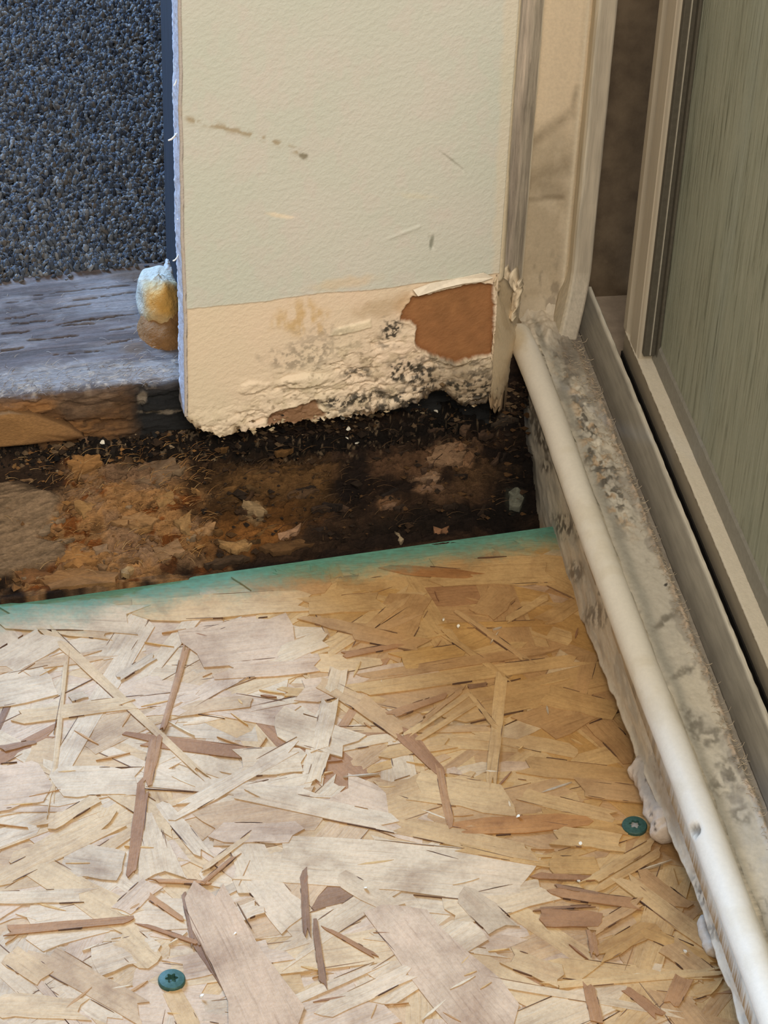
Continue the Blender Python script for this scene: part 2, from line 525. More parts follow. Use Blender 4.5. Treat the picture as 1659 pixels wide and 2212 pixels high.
# ================================================================== FLOOR (strand board)
def build_floor():
    V = []
    xs = (-1.0, 0.05)
    for z in (-0.018, -0.0006):
        for x, y in ((xs[0], -0.9), (xs[1], -0.9), (xs[1], edge_y(xs[1])), (xs[0], edge_y(xs[0]))):
            V.append((x, y, z))
    fl = mesh_np('floor', V, [(3, 2, 1, 0), (4, 5, 6, 7), (0, 1, 5, 4), (1, 2, 6, 5), (2, 3, 7, 6), (3, 0, 4, 7)],
                 M['board'], None, None, False)
    tag(fl, 'bare strand board floor panel with a teal sealed cut edge', 'floor', kind='structure')

    straw = [(186, 150, 98), (194, 160, 108), (178, 140, 88), (196, 164, 116), (188, 154, 104), (172, 134, 84)]
    tan = [(168, 128, 84), (160, 120, 78), (174, 138, 96)]
    pink = [(184, 156, 134), (188, 162, 142)]
    pale = [(198, 178, 148), (202, 184, 158)]
    brown = [(138, 98, 66), (126, 86, 58), (146, 106, 72)]
    dark = [(98, 70, 54), (104, 76, 60)]  # traced dark pieces stand in for the shade of recessed cracks
    amber = [(180, 136, 72), (172, 126, 62)]
    orange = [(162, 108, 56), (156, 104, 58)]
    grey = [(170, 154, 132), (166, 150, 130)]
    mean_l = np.array([192, 168, 136.]); mean_r = np.array([182, 148, 100.])  # paler left, golden right: part of the daylight wash is in these colours

    def tame(rgb, x=-.1, y=-.1):
        f = float(sm(-.16, -.04, np.array(x + .45 * (y + .1))))
        mean = mean_l * (1 - f) + mean_r * f
        k_ = .36 + .16 * f
        return np.array(rgb) * k_ + mean * (1 - k_) if sum(rgb) > 345 else np.array(rgb) * .62 + np.array([186, 146, 96.]) * .38
    pal = dict(T=[(176, 142, 116)], s=straw, t=tan, k=pink, p=pale, b=brown, d=dark, a=amber, o=orange, g=grey)

    edges = []

    def strand(corners, z, thick, rgb, seed, bow=0.0, lens=0.0, name='strand'):
        """corners: (p0,p1,w0,w1) on the floor plan in metres"""
        p0, p1, w0, w1 = corners
        p0 = np.array(p0[:2]); p1 = np.array(p1[:2])
        L = np.linalg.norm(p1 - p0); ang = math.atan2(*(p1 - p0)[::-1])
        rr = random.Random(seed)
        nl, nw = 5, 4
        top = []
        tilt = rr.uniform(-1, 1) * 0.00016; cup = rr.uniform(-0.2, 1) * 0.00010
        for i in range(nl):
            t = i / (nl - 1)
            ww = (w0 + (w1 - w0) * t) * (1 + lens * (4 * t * (1 - t) - 1))
            c = bow * 4 * t * (1 - t)
            for j in range(nw):
                s = j / (nw - 1) - 0.5
                ex = rr.uniform(-1, 1) * min(0.008, L * 0.12) if i in (0, nl - 1) else 0
                ey = rr.uniform(-1, 1) * ww * 0.07
                top.append((t * L - L / 2 + ex, s * ww + c + ey, thick + tilt * (t - .5) * 2 + cup * (1 - abs(s) * 4)))
        n = len(top)
        V = top + [(x, y, -0.0004) for x, y, _ in top]
        Fc = [tuple(q) for q in gridfaces(nl, nw).tolist()]
        rim = [i * nw for i in range(nl)] + [(nl - 1) * nw + j for j in range(1, nw)] + \
              [i * nw + nw - 1 for i in range(nl - 2, -1, -1)] + [2, 1]
        for a, b in zip(rim, rim[1:] + rim[:1]):
            Fc.append((a, b, b + n, a + n)[::-1])
        o = mesh_np(name, V, Fc, M['strand'], fl, None, False)
        c = (p0 + p1) / 2
        o.location = (c[0], c[1], z)
        o.rotation_euler = (0, 0, ang)
        rgb = tame(rgb, (p0[0] + p1[0]) / 2, (p0[1] + p1[1]) / 2)
        o.color = (*lin(*rgb), 1)
        edges.append((p0, p1, w0, w1, bow, z + thick, rr.random()))
        return o

    # strands that can be picked out in the photograph: ends and widths on the picture, laid on the floor plan
    T = """95 1355 425 1665 25 13 s;143 1430 110 1740 11 11 s;404 1395 352 1580 15 13 b;336 1600 318 1692 30 20 b;311 1700 284 1880 28 22 b
0 1440 112 1372 70 60 p;50 1550 277 1520 28 30 s;420 1400 650 1372 80 100 k;480 1452 700 1432 34 40 k;390 1752 640 1612 30 32 p
-10 1700 100 1690 100 90 k;120 1690 312 1688 62 58 p;0 1900 240 1780 36 34 s;70 1868 285 1992 62 66 s;-10 1942 190 1936 28 30 p
-10 2014 285 1990 20 14 b;265 1966 330 1908 40 44 k;332 1904 445 1908 8 9 b;440 1908 512 1848 9 8 b
398 1935 424 2040 12 22 d;424 2035 492 2146 24 10 d;440 1925 590 2230 95 150 T;305 1998 415 2036 8 9 b;322 1938 390 1986 16 10 b
372 2148 412 2225 42 46 a;262 2022 330 2084 70 60 s;90 2062 312 2194 62 58 t;-10 2172 180 2182 52 48 s;318 1762 350 1896 20 96 p
140 1852 262 1872 80 60 g;658 1336 782 1364 12 30 t;776 1370 912 1396 34 30 t;779 1372 872 1294 20 20 t;735 1418 860 1396 14 10 b
650 1312 820 1300 40 36 s;828 1228 1030 1246 20 24 o;752 1496 1264 1424 30 26 s;770 1468 1180 1404 22 20 t
689 1474 790 1526 26 36 t;780 1520 880 1592 38 38 t;870 1582 950 1668 38 22 b;948 1660 972 1782 16 18 b
734 1446 722 1494 40 38 p;712 1520 690 1622 36 36 p;696 1632 676 1690 30 30 p;1082 1476 1060 1702 25 22 s;1014 1500 1070 1572 10 10 s
850 1544 960 1506 18 12 b;1008 1486 1050 1480 10 8 d;888 1584 1010 1502 14 12 s;900 1600 1030 1520 12 10 s;912 1560 1000 1490 10 10 t
1110 1712 1310 1764 30 28 s;1120 1650 1370 1684 42 36 s;975 1792 1286 1774 40 36 o;540 1716 860 1784 38 40 p;850 1780 1160 1846 42 34 s
560 1850 1160 1902 110 110 p;1158 1894 1282 1900 14 10 b;1192 1914 1316 1938 8 7 d;1157 1966 1284 1958 7 5 d;1170 1982 1296 1990 40 32 b
655 1884 662 2012 16 16 d;680 2000 698 2128 12 16 d;706 2008 810 2066 8 10 b;690 2192 886 2100 36 34 p;850 1965 1060 2215 110 150 k
1268 1910 1406 1825 22 22 s;1290 1922 1426 1842 18 20 s;1345 1900 1524 2033 32 36 s;1271 2016 1382 1950 24 22 t;1297 2064 1402 2002 38 42 a
1383 2009 1543 2078 26 26 a;1200 2130 1550 2100 16 18 s;1276 2014 1284 2064 18 18 b;1271 2130 1288 2205 24 26 b;1355 2140 1424 2194 18 24 b
1452 2168 1478 2112 34 38 b;1200 1930 1376 1956 20 24 b;1200 1806 1352 1822 40 36 s;1190 1872 1300 1872 44 40 a
1040 1330 1090 1280 50 60 t;1090 1345 1180 1290 14 16 s;1000 1330 1140 1430 12 12 t;960 1370 1100 1470 14 10 s
560 1905 640 1990 60 90 p;470 1800 640 1800 40 44 k;440 1880 560 1790 12 10 s;100 1790 200 1730 26 22 s;0 1620 70 1605 14 10 d
150 1510 185 1500 18 16 g;250 1470 330 1420 14 20 g;430 1370 520 1340 10 14 g;580 1430 700 1380 40 40 p
1150 1760 1350 1790 26 28 a;1250 1700 1390 1720 40 34 t;990 1830 1180 1862 20 26 a;1290 1560 1370 1640 50 44 t;1180 1500 1330 1540 46 40 s
900 1700 1100 1730 60 66 s;860 1430 1000 1410 40 36 a;600 1560 760 1610 70 60 p;520 1650 660 1640 60 54 p;940 1240 1180 1230 60 60 s
0 1330 300 1340 50 60 p;300 1320 640 1300 50 50 s;1100 2070 1210 2110 40 46 s;1000 1930 1090 2010 50 60 g;740 1900 850 1960 36 40 p
200 2080 330 2040 60 60 p;20 2060 90 2110 50 50 s;480 1990 560 1960 30 34 p;1380 1890 1470 1960 40 40 t;1440 2040 1530 2110 46 40 t"""
    k = 0
    for item in T.replace('\n', ';').split(';'):
        q = item.split()
        x0, y0, x1, y1, w0, w1 = map(float, q[:6])
        a = on_z(x0, y0, 0); b = on_z(x1, y1, 0)
        # picture width -> plan width across the strand
        d = np.array([x1 - x0, y1 - y0]); d /= np.linalg.norm(d); nn = np.array([-d[1], d[0]])
        mx, my = (x0 + x1) / 2, (y0 + y1) / 2
        q0 = on_z(mx - nn[0] * 10, my - nn[1] * 10, 0); q1 = on_z(mx + nn[0] * 10, my + nn[1] * 10, 0)
        u = (b - a) / np.linalg.norm(b - a)
        perp = abs(np.dot((q1 - q0)[:2], [-u[1], u[0]])) / 20.0
        ch = q[6]
        rgb = pal[ch][k % len(pal[ch])]
        big = w0 + w1 > 90
        z = {'d': 0.00038, 'b': 0.0004, 'T': 0.0011}.get(ch, 0.00016 if big else 0.0003) + 0.00005 * (k % 4)
        strand((a, b, w0 * perp, w1 * perp), z, 0.0002, rgb, k, lens=0.45 if ch in 'o' else 0.0)
        k += 1
    # the rest of the top layer
    n_rand = 300 - k
    placed = 0
    while placed < n_rand:
        x = random.uniform(-0.27, 0.008); y = random.uniform(-0.30, 0.0)
        L = random.choice([random.uniform(0.018, 0.05), random.uniform(0.03, 0.085)])
        wd = random.choice([random.uniform(0.003, 0.009), random.uniform(0.008, 0.022)])
        ang = random.gauss(0.12, 0.55) + (math.pi / 2 if random.random() < 0.12 else 0)
        c, s = math.cos(ang) * L / 2, math.sin(ang) * L / 2
        if y + abs(s) + wd * .7 > edge_y(x - abs(c)) - 0.001: continue
        if x + abs(c) > 0.02: continue
        lf = x + .45 * (y + .1) < -.10  # daylit side draws paler strands, so the wash is partly painted
        ch = random.choices('stkpbagd', [10, 4, 16, 34, 4, 1, 6, 2] if lf else [34, 16, 2, 3, 5, 16, 1, 1])[0]
        if ch in 'bd': wd *= 0.4
        rgb = pal[ch][placed % len(pal[ch])]
        strand(((x - c, y - s), (x + c, y + s), wd, wd * random.uniform(0.6, 1.1)), random.uniform(-0.0003, 0.00012), 0.00022, rgb, 1000 + placed)
        placed += 1
    # the strands below them, mostly covered
    V = []; Fc = []; C = []; UVs = []
    rl = random.Random(77)
    for i in range(1600):
        x = rl.uniform(-0.42, 0.03); y = rl.uniform(-0.42, 0.002)
        L = rl.uniform(.02, .09); wd = rl.uniform(.004, .020); ang = rl.gauss(.1, .6) + (1.57 if rl.random() < .12 else 0)
        u = np.array([math.cos(ang), math.sin(ang)]); v = np.array([-u[1], u[0]]); p = np.array([x, y])
        if y + abs(u[1]) * L / 2 + abs(v[1]) * wd / 2 > edge_y(x - L / 2) - .0005: continue
        z = rl.uniform(-.0006, -.0001); o = len(V); ou, ov = rl.uniform(0, 5), rl.uniform(0, 5)
        col = lin(*tame(pal[rl.choices('stkpbag', [10, 5, 16, 30, 3, 1, 6] if x + .45 * (y + .1) < -.10 else [34, 18, 2, 3, 4, 14, 2])[0]][i % 2], x, y))  # same daylight wash put into the covered strands' colours
        ring = []
        for su, sv in ((-1, -.8), (-.4, -1), (.3, -.95), (1, -.9), (1.08, -.2), (.96, .5), (.9, 1), (.2, .96), (-.5, 1), (-.95, .9), (-1.05, .3), (-.97, -.3)):
            su *= rl.uniform(.92, 1.06); sv *= rl.uniform(.88, 1.08)
            q = p + u * su * L / 2 + v * sv * wd / 2
            ring.append((q[0], q[1], su * L / 2 + ou, sv * wd / 2 + ov))
        n = len(ring)
        tl = rl.uniform(-1, 1) * .00015
        for zz in (z, z - .0008):
            for q in ring: V.append((q[0], q[1], zz + tl * (q[2] - ou) / L)); UVs.append(q[2:]); C.append(col)
        Fc.append(tuple(range(o, o + n)))
        Fc.extend([(o + a, o + n + a, o + n + (a + 1) % n, o + (a + 1) % n) for a in range(n)])
    ly = mesh_np('strand_layer', V, Fc, M['layer'], fl, C, False)
    uvl = ly.data.uv_layers.new(name='UVMap')
    for lp in ly.data.loops: uvl.data[lp.index].uv = UVs[lp.vertex_index]
    ly['kind'] = 'stuff'
    # fine slivers, too small to pick apart
    V = []; Fc = []; C = []
    def sliver(p, ang, L, wd, z, c):
        u = np.array([math.cos(ang), math.sin(ang)]); v = np.array([-u[1], u[0]]); o = len(V)
        for zz in (z, z - 0.0009):
            for su, sv in ((-1, -.1), (-.2, -.6), (.5, -.4), (1, .1), (.3, .5), (-.5, .5)):
                q = p + u * su * L / 2 + v * sv * wd
                V.append((q[0], q[1], zz))
        Fc.append(tuple(range(o, o + 6)))
        Fc.extend([(o + a, o + 6 + a, o + 6 + (a + 1) % 6, o + (a + 1) % 6) for a in range(6)])
        C.extend([c] * 12)
    for i in range(190):
        x = random.uniform(-0.27, 0.006); y = random.uniform(-0.30, 0.0)
        L = random.uniform(0.003, 0.013)
        if y + L > edge_y(x) - .02: continue
        sliver(np.array([x, y]), random.gauss(0.15, 0.6), L, random.uniform(0.0002, 0.0009), random.uniform(0.0003, 0.00065),
               lin(*pal[random.choices('sptbdg', [6, 5, 5, 2, 1, 1])[0]][0]))
    # dark slivers drawing the gap shade along strand edges
    for (p0, p1, w0, w1, bow, z, q) in edges:
        d = p1 - p0; L = np.linalg.norm(d); ang = math.atan2(d[1], d[0]); nn = np.array([-d[1], d[0]]) / L
        for side in (-1, 1):
            for k2 in range(2):
                if random.random() < .42: continue
                t0 = random.uniform(.05, .7); ln = random.uniform(.08, .38)
                tm = min(t0 + ln / 2, .96); wd = (w0 + (w1 - w0) * tm) / 2
                p = p0 + d * tm + nn * (wd * side * 1.0)
                if p[1] > edge_y(p[0]) - .014: continue
                sliver(p, ang + random.gauss(0, .02), L * ln, random.uniform(.00012, .00034), z + .00008, lin(*random.choice([(104, 76, 54), (86, 62, 46), (128, 96, 66)])))
    t = vmat('osb_sliver', 0.7, 0.2, 600, 1200, 0.3, 0.0003)
    sl = mesh_np('slivers', V, Fc, t, fl, C, False)
    sl['kind'] = 'stuff'


build_floor()


# ================================================================== ROTTEN SILL TIMBER
def rot_h(x, y):
    d = y - edge_y(x)
    h = -0.003 + 0.033 * sm(0.0, 0.052, d) + 0.010 * sm(0.05, 0.075, d)
    h = h + 0.003 * sm(-0.13, -0.20, x) * (1 - sm(0.0, 0.03, d)) + 0.0015 * (1 - sm(0.0, 0.006, np.abs(d)))
    h = h - 0.015 * sm(-0.040, -0.004, x) * (1 - sm(0.045, 0.075, d))
    # the pithy mass standing proud at the left
    h = h + 0.007 * np.exp(-(((x + 0.165) / 0.028) ** 2 + ((d - 0.020) / 0.017) ** 2))
    # hollow right below the plate and the plasterboard
    h = h - 0.008 * np.exp(-((d - 0.046) / 0.008) ** 2)
    return h


def on_rot(px, py):
    d = ray(px, py)
    t = (0.03 - CAM[2]) / d[2]
    for _ in range(60):
        p = CAM + d * t
        gap = p[2] - rot_h(np.array(p[0]), np.array(p[1]))
        t += gap * 0.6
    return CAM + d * t


def build_rot():
    root = empty('rotten_sill_timber', (-0.12, 0.02, 0.0))
    tag(root, 'black and orange rotten timber crumbling between floor panel and wall', 'rotten wood')
    xs = np.concatenate([np.arange(-0.70, -0.265, 0.0012), np.arange(-0.265, 0.0012, 0.00042)]); ds = np.arange(-0.0015, 0.080, 0.00042)
    X, D = np.meshgrid(xs, ds, indexing='ij')
    Yv = edge_y(X) + D
    Zs = rot_h(X, Yv)
    P = np.stack([X, Yv, Zs], -1)
    px, py = pix(P)
    S = X * math.cos(WANG) + Yv * math.sin(WANG); T = -X * math.sin(WANG) + Yv * math.cos(WANG)
    s, t = S * 1000, T * 1000
    # relief: layered fibres along the timber, torn flakes, crumbs
    g1 = fbm(s / 16, t / 3.5, 1, 5, 0.55)
    warp = fbm(s / 9, t / 5, 4, 3) * 6
    d1, d2, idc = cells((s + warp) / 9.0, (t + warp * .5) / 3.6, 21)
    d1b, d2b, idb = cells((s + warp) / 3.0, (t - warp) / 1.5, 33)
    crumb = fbm(s / 1.6, t / 1.3, 8, 3, 0.6)
    rid = 1 - np.abs(fbm(s / 12, t / 2.2, 14, 4) - 0.5) * 4
    grey_plank = np.clip(1 - sm(-4, 10, sdpoly(px, py, [(-700, 1140), (40, 1050), (128, 1085), (110, 1130), (78, 1170), (130, 1180), (145, 1205), (95, 1228), (-80, 1260), (-700, 1340)])), 0, 1)
    top_dark = blob(px, py, 250, 965, 330, 26, -4, 0.35, 0.5, 40, 5)
    crumbly = np.clip(blob(px, py, 640, 960, 330, 40, -6, 0.4, 0.5, 40, 6) + blob(px, py, 960, 900, 170, 60, 0, 0.4, 0.4, 40, 7) + top_dark, 0, 1)
    orange = np.clip(1 - sm(-34, 34, sdpoly(px, py, [(140, 1000), (300, 985), (385, 1010), (420, 1070), (420, 1170), (470, 1200), (300, 1262), (60, 1280), (20, 1265), (90, 1228), (150, 1205), (130, 1180), (82, 1168), (130, 1090)]) + (fbm(px / 40, py / 30, 9) - .5) * 110), 0, 1)
    h = (g1 - 0.5) * 0.0075 + (idc - 0.5) * 0.0030 * (1 - grey_plank * .7) + (idb - 0.5) * 0.0012 * (1 - grey_plank)
    h = h + (rid - 0.5) * 0.0012
    h = h + crumbly * (crumb - 0.45) * 0.0055
    h = h * (1 - 0.75 * grey_plank) + grey_plank * 0.003
    fib = fbm((s + t * .5) / 5, (t - s * .15 + warp * .35) / .6, 44, 4, .62)
    h = h + (fib - .5) * 0.0022 * (1 - .5 * grey_plank)
    h = h * (0.35 + 0.65 * sm(0.0, 0.006, D))
    P[..., 2] += h
    # pigment
    c = np.zeros(P.shape) + lin(58, 42, 30)
    c = mix(c, lin(38, 28, 22), sm(0.35, 0.65, fbm(s / 22, t / 6, 31)))
    br = np.clip(blob(px, py, 560, 1060, 190, 60, -5, .6, .6, 50, 41) * .8, 0, 1)
    c = mix(c, lin(92, 66, 38), br)
    c = mix(c, lin(110, 80, 48), np.clip(blob(px, py, 600, 1040, 120, 26, -6, .6, .8, 30, 43) * .7, 0, 1))
    for (bx, by, rx, ry, cc) in [(975, 985, 55, 26, (148, 112, 82)), (925, 1035, 30, 16, (150, 118, 90)), (935, 1060, 35, 9, (132, 100, 74)),
                                 (850, 1010, 90, 24, (96, 70, 50)), (1050, 1030, 70, 30, (92, 68, 46)), (840, 1092, 24, 9, (128, 94, 66)),
                                 (1010, 1070, 80, 18, (84, 62, 44)), (1112, 1082, 20, 22, (104, 106, 90)), (760, 980, 60, 20, (78, 58, 44)),
                                 (720, 1130, 90, 24, (66, 48, 34)), (1010, 930, 20, 18, (92, 66, 46))]:
        c = mix(c, lin(*cc), blob(px, py, bx, by, rx, ry, -6, .4, .7, 22, int(bx)) * .9)
    amber = np.clip(blob(px, py, 540, 1150, 110, 40, -15, .5, .6, 40, 51) * .95, 0, 1)
    c = mix(c, lin(136, 90, 46), amber)
    c = mix(c, lin(84, 56, 28), np.clip(blob(px, py, 540, 1110, 120, 26, -8, .5, .7, 30, 52) * .8, 0, 1))
    c = mix(c, lin(150, 120, 84), blob(px, py, 545, 1105, 26, 22, 30, .3, .5, 20, 53))
    oc = lin(164, 121, 77)[None, None] * (0.75 + 0.5 * fbm(s / 5, t / 3, 55)[..., None])
    oc = mix(oc, lin(150, 116, 84), sm(.5, .62, fbm(s / 9, t / 4, 57)))
    oc = mix(oc, lin(128, 76, 36), sm(.58, .68, fbm(s / 7, t / 3, 59)))
    c = c * (1 - orange[..., None]) + oc * orange[..., None]
    c = mix(c, lin(134, 104, 78), blob(px, py, 300, 1020, 95, 28, 2, .3, .5, 30, 61) * .9)
    c = mix(c, lin(150, 118, 90), blob(px, py, 290, 1180, 70, 30, 10, .4, .7, 30, 62) * .8)
    gp = lin(140, 116, 90)[None, None] * (0.72 + 0.5 * fbm(s / 14, t / 2, 63)[..., None])
    c = c * (1 - grey_plank[..., None]) + gp * grey_plank[..., None]
    c = mix(c, lin(58, 44, 34), blob(px, py, 60, 1030, 100, 36, 5, .4, .5, 40, 64) * .9)
    c = mix(c, lin(30, 24, 20), np.clip(top_dark * 1.0, 0, 1))  # shade of the recess below the plate, painted dark
    c = mix(c, lin(24, 20, 17), blob(px, py, 700, 960, 330, 22, -6, .5, .5, 40, 66) * .9)  # same recess shade painted along the foot of the plasterboard
    c = mix(c, lin(20, 17, 15), np.clip(blob(px, py, 960, 890, 130, 50, 0, .5, .5, 40, 67) + blob(px, py, 1120, 1060, 70, 120, 0, .5, .4, 40, 68) * .8, 0, 1) * .95)  # shade of the notch and of the sill corner hole, painted in
    c = mix(c, lin(26, 20, 18), blob(px, py, 760, 1040, 40, 70, 10, .6, .6, 30, 69) * .9)
    c = mix(c, lin(24, 20, 17), blob(px, py, 960, 1120, 200, 22, -7, .6, .6, 30, 70) * .8)
    # pale crumbs among the black
    cr = sm(.68, .8, fbm(s / 1.3, t / 1.1, 77, 2)) * crumbly
    c = mix(c, lin(128, 108, 84), cr * .75)
    fine = fbm(s / 2.4, t / .8, 79, 3)
    c = c * (0.10 + 0.6 * fine[..., None] + 1.15 * fib[..., None])
    body = grid('timber_body', P, M['rot'], None, c, back=(0, 0, -0.03))
    adopt(root, body)
    # torn flakes and splinters that can be picked out
    def flake(poly, rgb, lift, seed, z0=0.0006):
        rr = random.Random(seed)
        pts = []
        for i in range(len(poly)):
            a = np.array(poly[i], float); b = np.array(poly[(i + 1) % len(poly)], float)
            pts.append(a)
            e = (b - a); Le = np.linalg.norm(e); nrm = np.array([-e[1], e[0]]) / Le
            kk = min(4, int(Le / 9))
            for q_ in range(kk): pts.append(a + e * ((q_ + 1 + rr.uniform(-.3, .3)) / (kk + 1)) + nrm * rr.uniform(-4.5, 4.5))
        W = []
        ctr = np.mean(pts, 0)
        gx, gy = rr.uniform(-1, 1), rr.uniform(-1, 1)
        rad = max(np.linalg.norm(p - ctr) for p in pts)
        for p in pts:
            q = on_rot(*p); e = (p - ctr) / rad
            up = z0 + 0.0009 + lift * .7 * max(0, e[0] * gx + e[1] * gy) + rr.uniform(-.0004, 0.0005)
            W.append(q + np.array([0, 0, up]))
        cq = on_rot(*ctr) + np.array([0, 0, z0 + 0.0013 + lift * 0.2])
        n = len(W); V = W + [cq] + [q - np.array([0, 0, 0.0016 + 0.0012 * rr.random()]) for q in W]
        Fc = [(i, n, (i + 1) % n) for i in range(n)] + [(i, (i + 1) % n, n + 1 + (i + 1) % n, n + 1 + i) for i in range(n)]
        base = lin(*(np.array(rgb) * .86 + np.mean(rgb) * .14)) * .82
        C = [base * rr.uniform(.55, 1.2) for _ in range(n)] + [base] + [base * .7] * n
        V = np.array(V); o0 = V.mean(0)
        o = mesh_np('flake', V - o0, Fc, M['flake'], None, C, False)
        o.location = o0
        adopt(root, o)
    FL = [([(220, 1062), (232, 1048), (255, 1068), (225, 1084)], (176, 118, 60), .003), ([(300, 1010), (372, 998), (388, 1022), (352, 1050), (290, 1046)], (150, 118, 86), .002),
          ([(145, 1000), (170, 990), (215, 992), (222, 1010), (180, 1030), (165, 1042)], (178, 124, 66), .003),
          ([(200, 1190), (225, 1184), (240, 1200), (225, 1220), (205, 1208)], (158, 124, 90), .002), ([(270, 1235), (292, 1232), (274, 1254), (262, 1250)], (196, 158, 104), .003),
          ([(470, 1180), (530, 1172), (545, 1180), (500, 1202)], (184, 138, 82), .004), ([(375, 1135), (415, 1105), (412, 1165), (405, 1165)], (180, 136, 82), .003),
          ([(600, 1160), (650, 1148), (645, 1156), (605, 1172)], (176, 132, 96), .003), ([(525, 1085), (545, 1090), (578, 1110), (560, 1125), (520, 1105)], (160, 130, 90), .002),
          ([(420, 1150), (470, 1120), (462, 1150), (425, 1172)], (174, 130, 84), .002), ([(130, 1205), (165, 1190), (220, 1212), (170, 1232), (120, 1222)], (182, 126, 66), .003),
          ([(-20, 1120), (60, 1115), (120, 1135), (100, 1160), (-20, 1158)], (148, 122, 92), .001), ([(-20, 1190), (70, 1172), (130, 1182), (105, 1206), (-20, 1222)], (150, 124, 96), .001),
          ([(80, 1250), (160, 1235), (255, 1245), (250, 1268), (110, 1278)], (172, 122, 70), .002), ([(30, 1240), (70, 1232), (120, 1250), (60, 1268)], (142, 94, 52), .002),
          ([(940, 975), (985, 960), (1008, 968), (1000, 1000), (960, 1010), (915, 1008)], (150, 114, 82), .001), ([(908, 1045), (940, 1025), (950, 1035), (935, 1050)], (158, 124, 94), .002),
          ([(895, 1060), (930, 1052), (960, 1062), (930, 1068)], (138, 104, 78), .001), ([(1000, 925), (1018, 922), (1006, 946), (992, 935)], (108, 80, 58), .003),
          ([(825, 1100), (855, 1085), (858, 1092), (835, 1104)], (140, 104, 76), .001), ([(935, 1150), (970, 1143), (968, 1154), (940, 1164)], (150, 104, 70), .003),
          ([(852, 1155), (862, 1160), (872, 1172), (866, 1176), (858, 1172)], (168, 146, 112), .003), ([(560, 1190), (640, 1172), (680, 1178), (590, 1204)], (112, 78, 44), .002),
          ([(440, 1225), (500, 1205), (540, 1208), (480, 1226)], (86, 64, 44), .002), ([(330, 1190), (385, 1170), (400, 1200), (350, 1222)], (166, 126, 86), .002),
          ([(240, 1130), (300, 1112), (345, 1128), (300, 1150)], (176, 130, 80), .002), ([(160, 1095), (210, 1085), (230, 1120), (180, 1130)], (184, 136, 78), .002),
          ([(330, 1080), (370, 1068), (380, 1095), (345, 1105)], (172, 128, 74), .002), ([(620, 1075), (660, 1060), (690, 1066), (650, 1086)], (96, 70, 46), .001),
          ([(1098, 1070), (1118, 1060), (1132, 1080), (1122, 1102), (1100, 1098)], (112, 112, 96), .001), ([(170, 950), (196, 940), (190, 965), (176, 962)], (146, 110, 80), .004),
          ([(370, 920), (400, 905), (420, 925), (400, 940), (378, 938)], (112, 90, 70), .003), ([(400, 935), (428, 925), (430, 950), (408, 958)], (104, 86, 66), .003)]
    for i, (pl, rgb, lf) in enumerate(FL):
        flake(pl, rgb, lf, i)
    rr = random.Random(5)
    for i in range(80):
        x = rr.uniform(-10, 1120); base = 1285 - 0.143 * x; top = 975 - 0.1 * x
        y = rr.uniform(top, base - 14)
        L = rr.uniform(14, 52); wd = rr.uniform(3, 8); a = math.radians(rr.gauss(-14, 20))
        u = np.array([math.cos(a), math.sin(a)]); v = np.array([-u[1], u[0]])
        p = np.array([x, y])
        poly = [p - u * L / 2 - v * wd * .3, p + u * L * .1 - v * wd / 2, p + u * L / 2, p + u * L * .2 + v * wd / 2, p - u * L * .4 + v * wd * .4]
        if x < 430: rgb = rr.choice([(172, 124, 70), (150, 112, 74), (132, 92, 52), (160, 130, 96)])
        elif x < 640: rgb = rr.choice([(128, 88, 44), (100, 72, 40), (84, 58, 36)])
        else: rgb = rr.choice([(64, 48, 36), (52, 40, 32), (84, 62, 46), (44, 34, 28)])
        if y < 1010 - 0.08 * x: rgb = rr.choice([(52, 42, 34), (70, 58, 46), (38, 32, 27)])
        flake(poly, rgb, rr.uniform(0, .004), 200 + i)
    # crumbs nobody could count
    V = []; Fc = []; C = []
    for i in range(2600):
        px_ = rr.uniform(-30, 1150)
        band = rr.random()
        py_ = (985 - 0.115 * px_ + rr.gauss(0, 26)) if band < .72 else rr.uniform(985 - .12 * px_, 1280 - .143 * px_)
        if py_ > 1282 - .143 * px_: continue
        q = on_rot(px_, py_); r = abs(rr.gauss(0, 0.0009)) + 0.0003
        o = len(V)
        for dx, dy, dz in ((1, 0, 0), (-.8, .3, .1), (.1, 1, -.2), (-.1, -.9, .2), (0, .1, 1), (.1, 0, -1)):
            V.append(q + r * np.array([dx * rr.uniform(.5, 1.5), dy * rr.uniform(.5, 1.3), dz * rr.uniform(.3, .9)]) + np.array([0, 0, 0.001]))
        Fc += [(o + a, o + b, o + c_) for a, b, c_ in ((0, 2, 4), (2, 1, 4), (1, 3, 4), (3, 0, 4), (2, 0, 5), (1, 2, 5), (3, 1, 5), (0, 3, 5))]
        cc = rr.choices([(36, 28, 22), (60, 46, 34), (104, 84, 62), (150, 130, 102), (24, 20, 18)], [4, 4, 2.2, .5, 3])[0]
        if band >= .72: cc = rr.choice([(150, 108, 62), (128, 92, 56), (110, 78, 46)]) if px_ < 440 else rr.choice([(84, 60, 36), (60, 44, 30), (44, 34, 26)])
        C += [lin(*cc)] * 6
    cm = mesh_np('crumbs', V, Fc, M['flake'], None, C, False)
    cm['kind'] = 'stuff'
    adopt(root, cm)
    return root


build_rot()


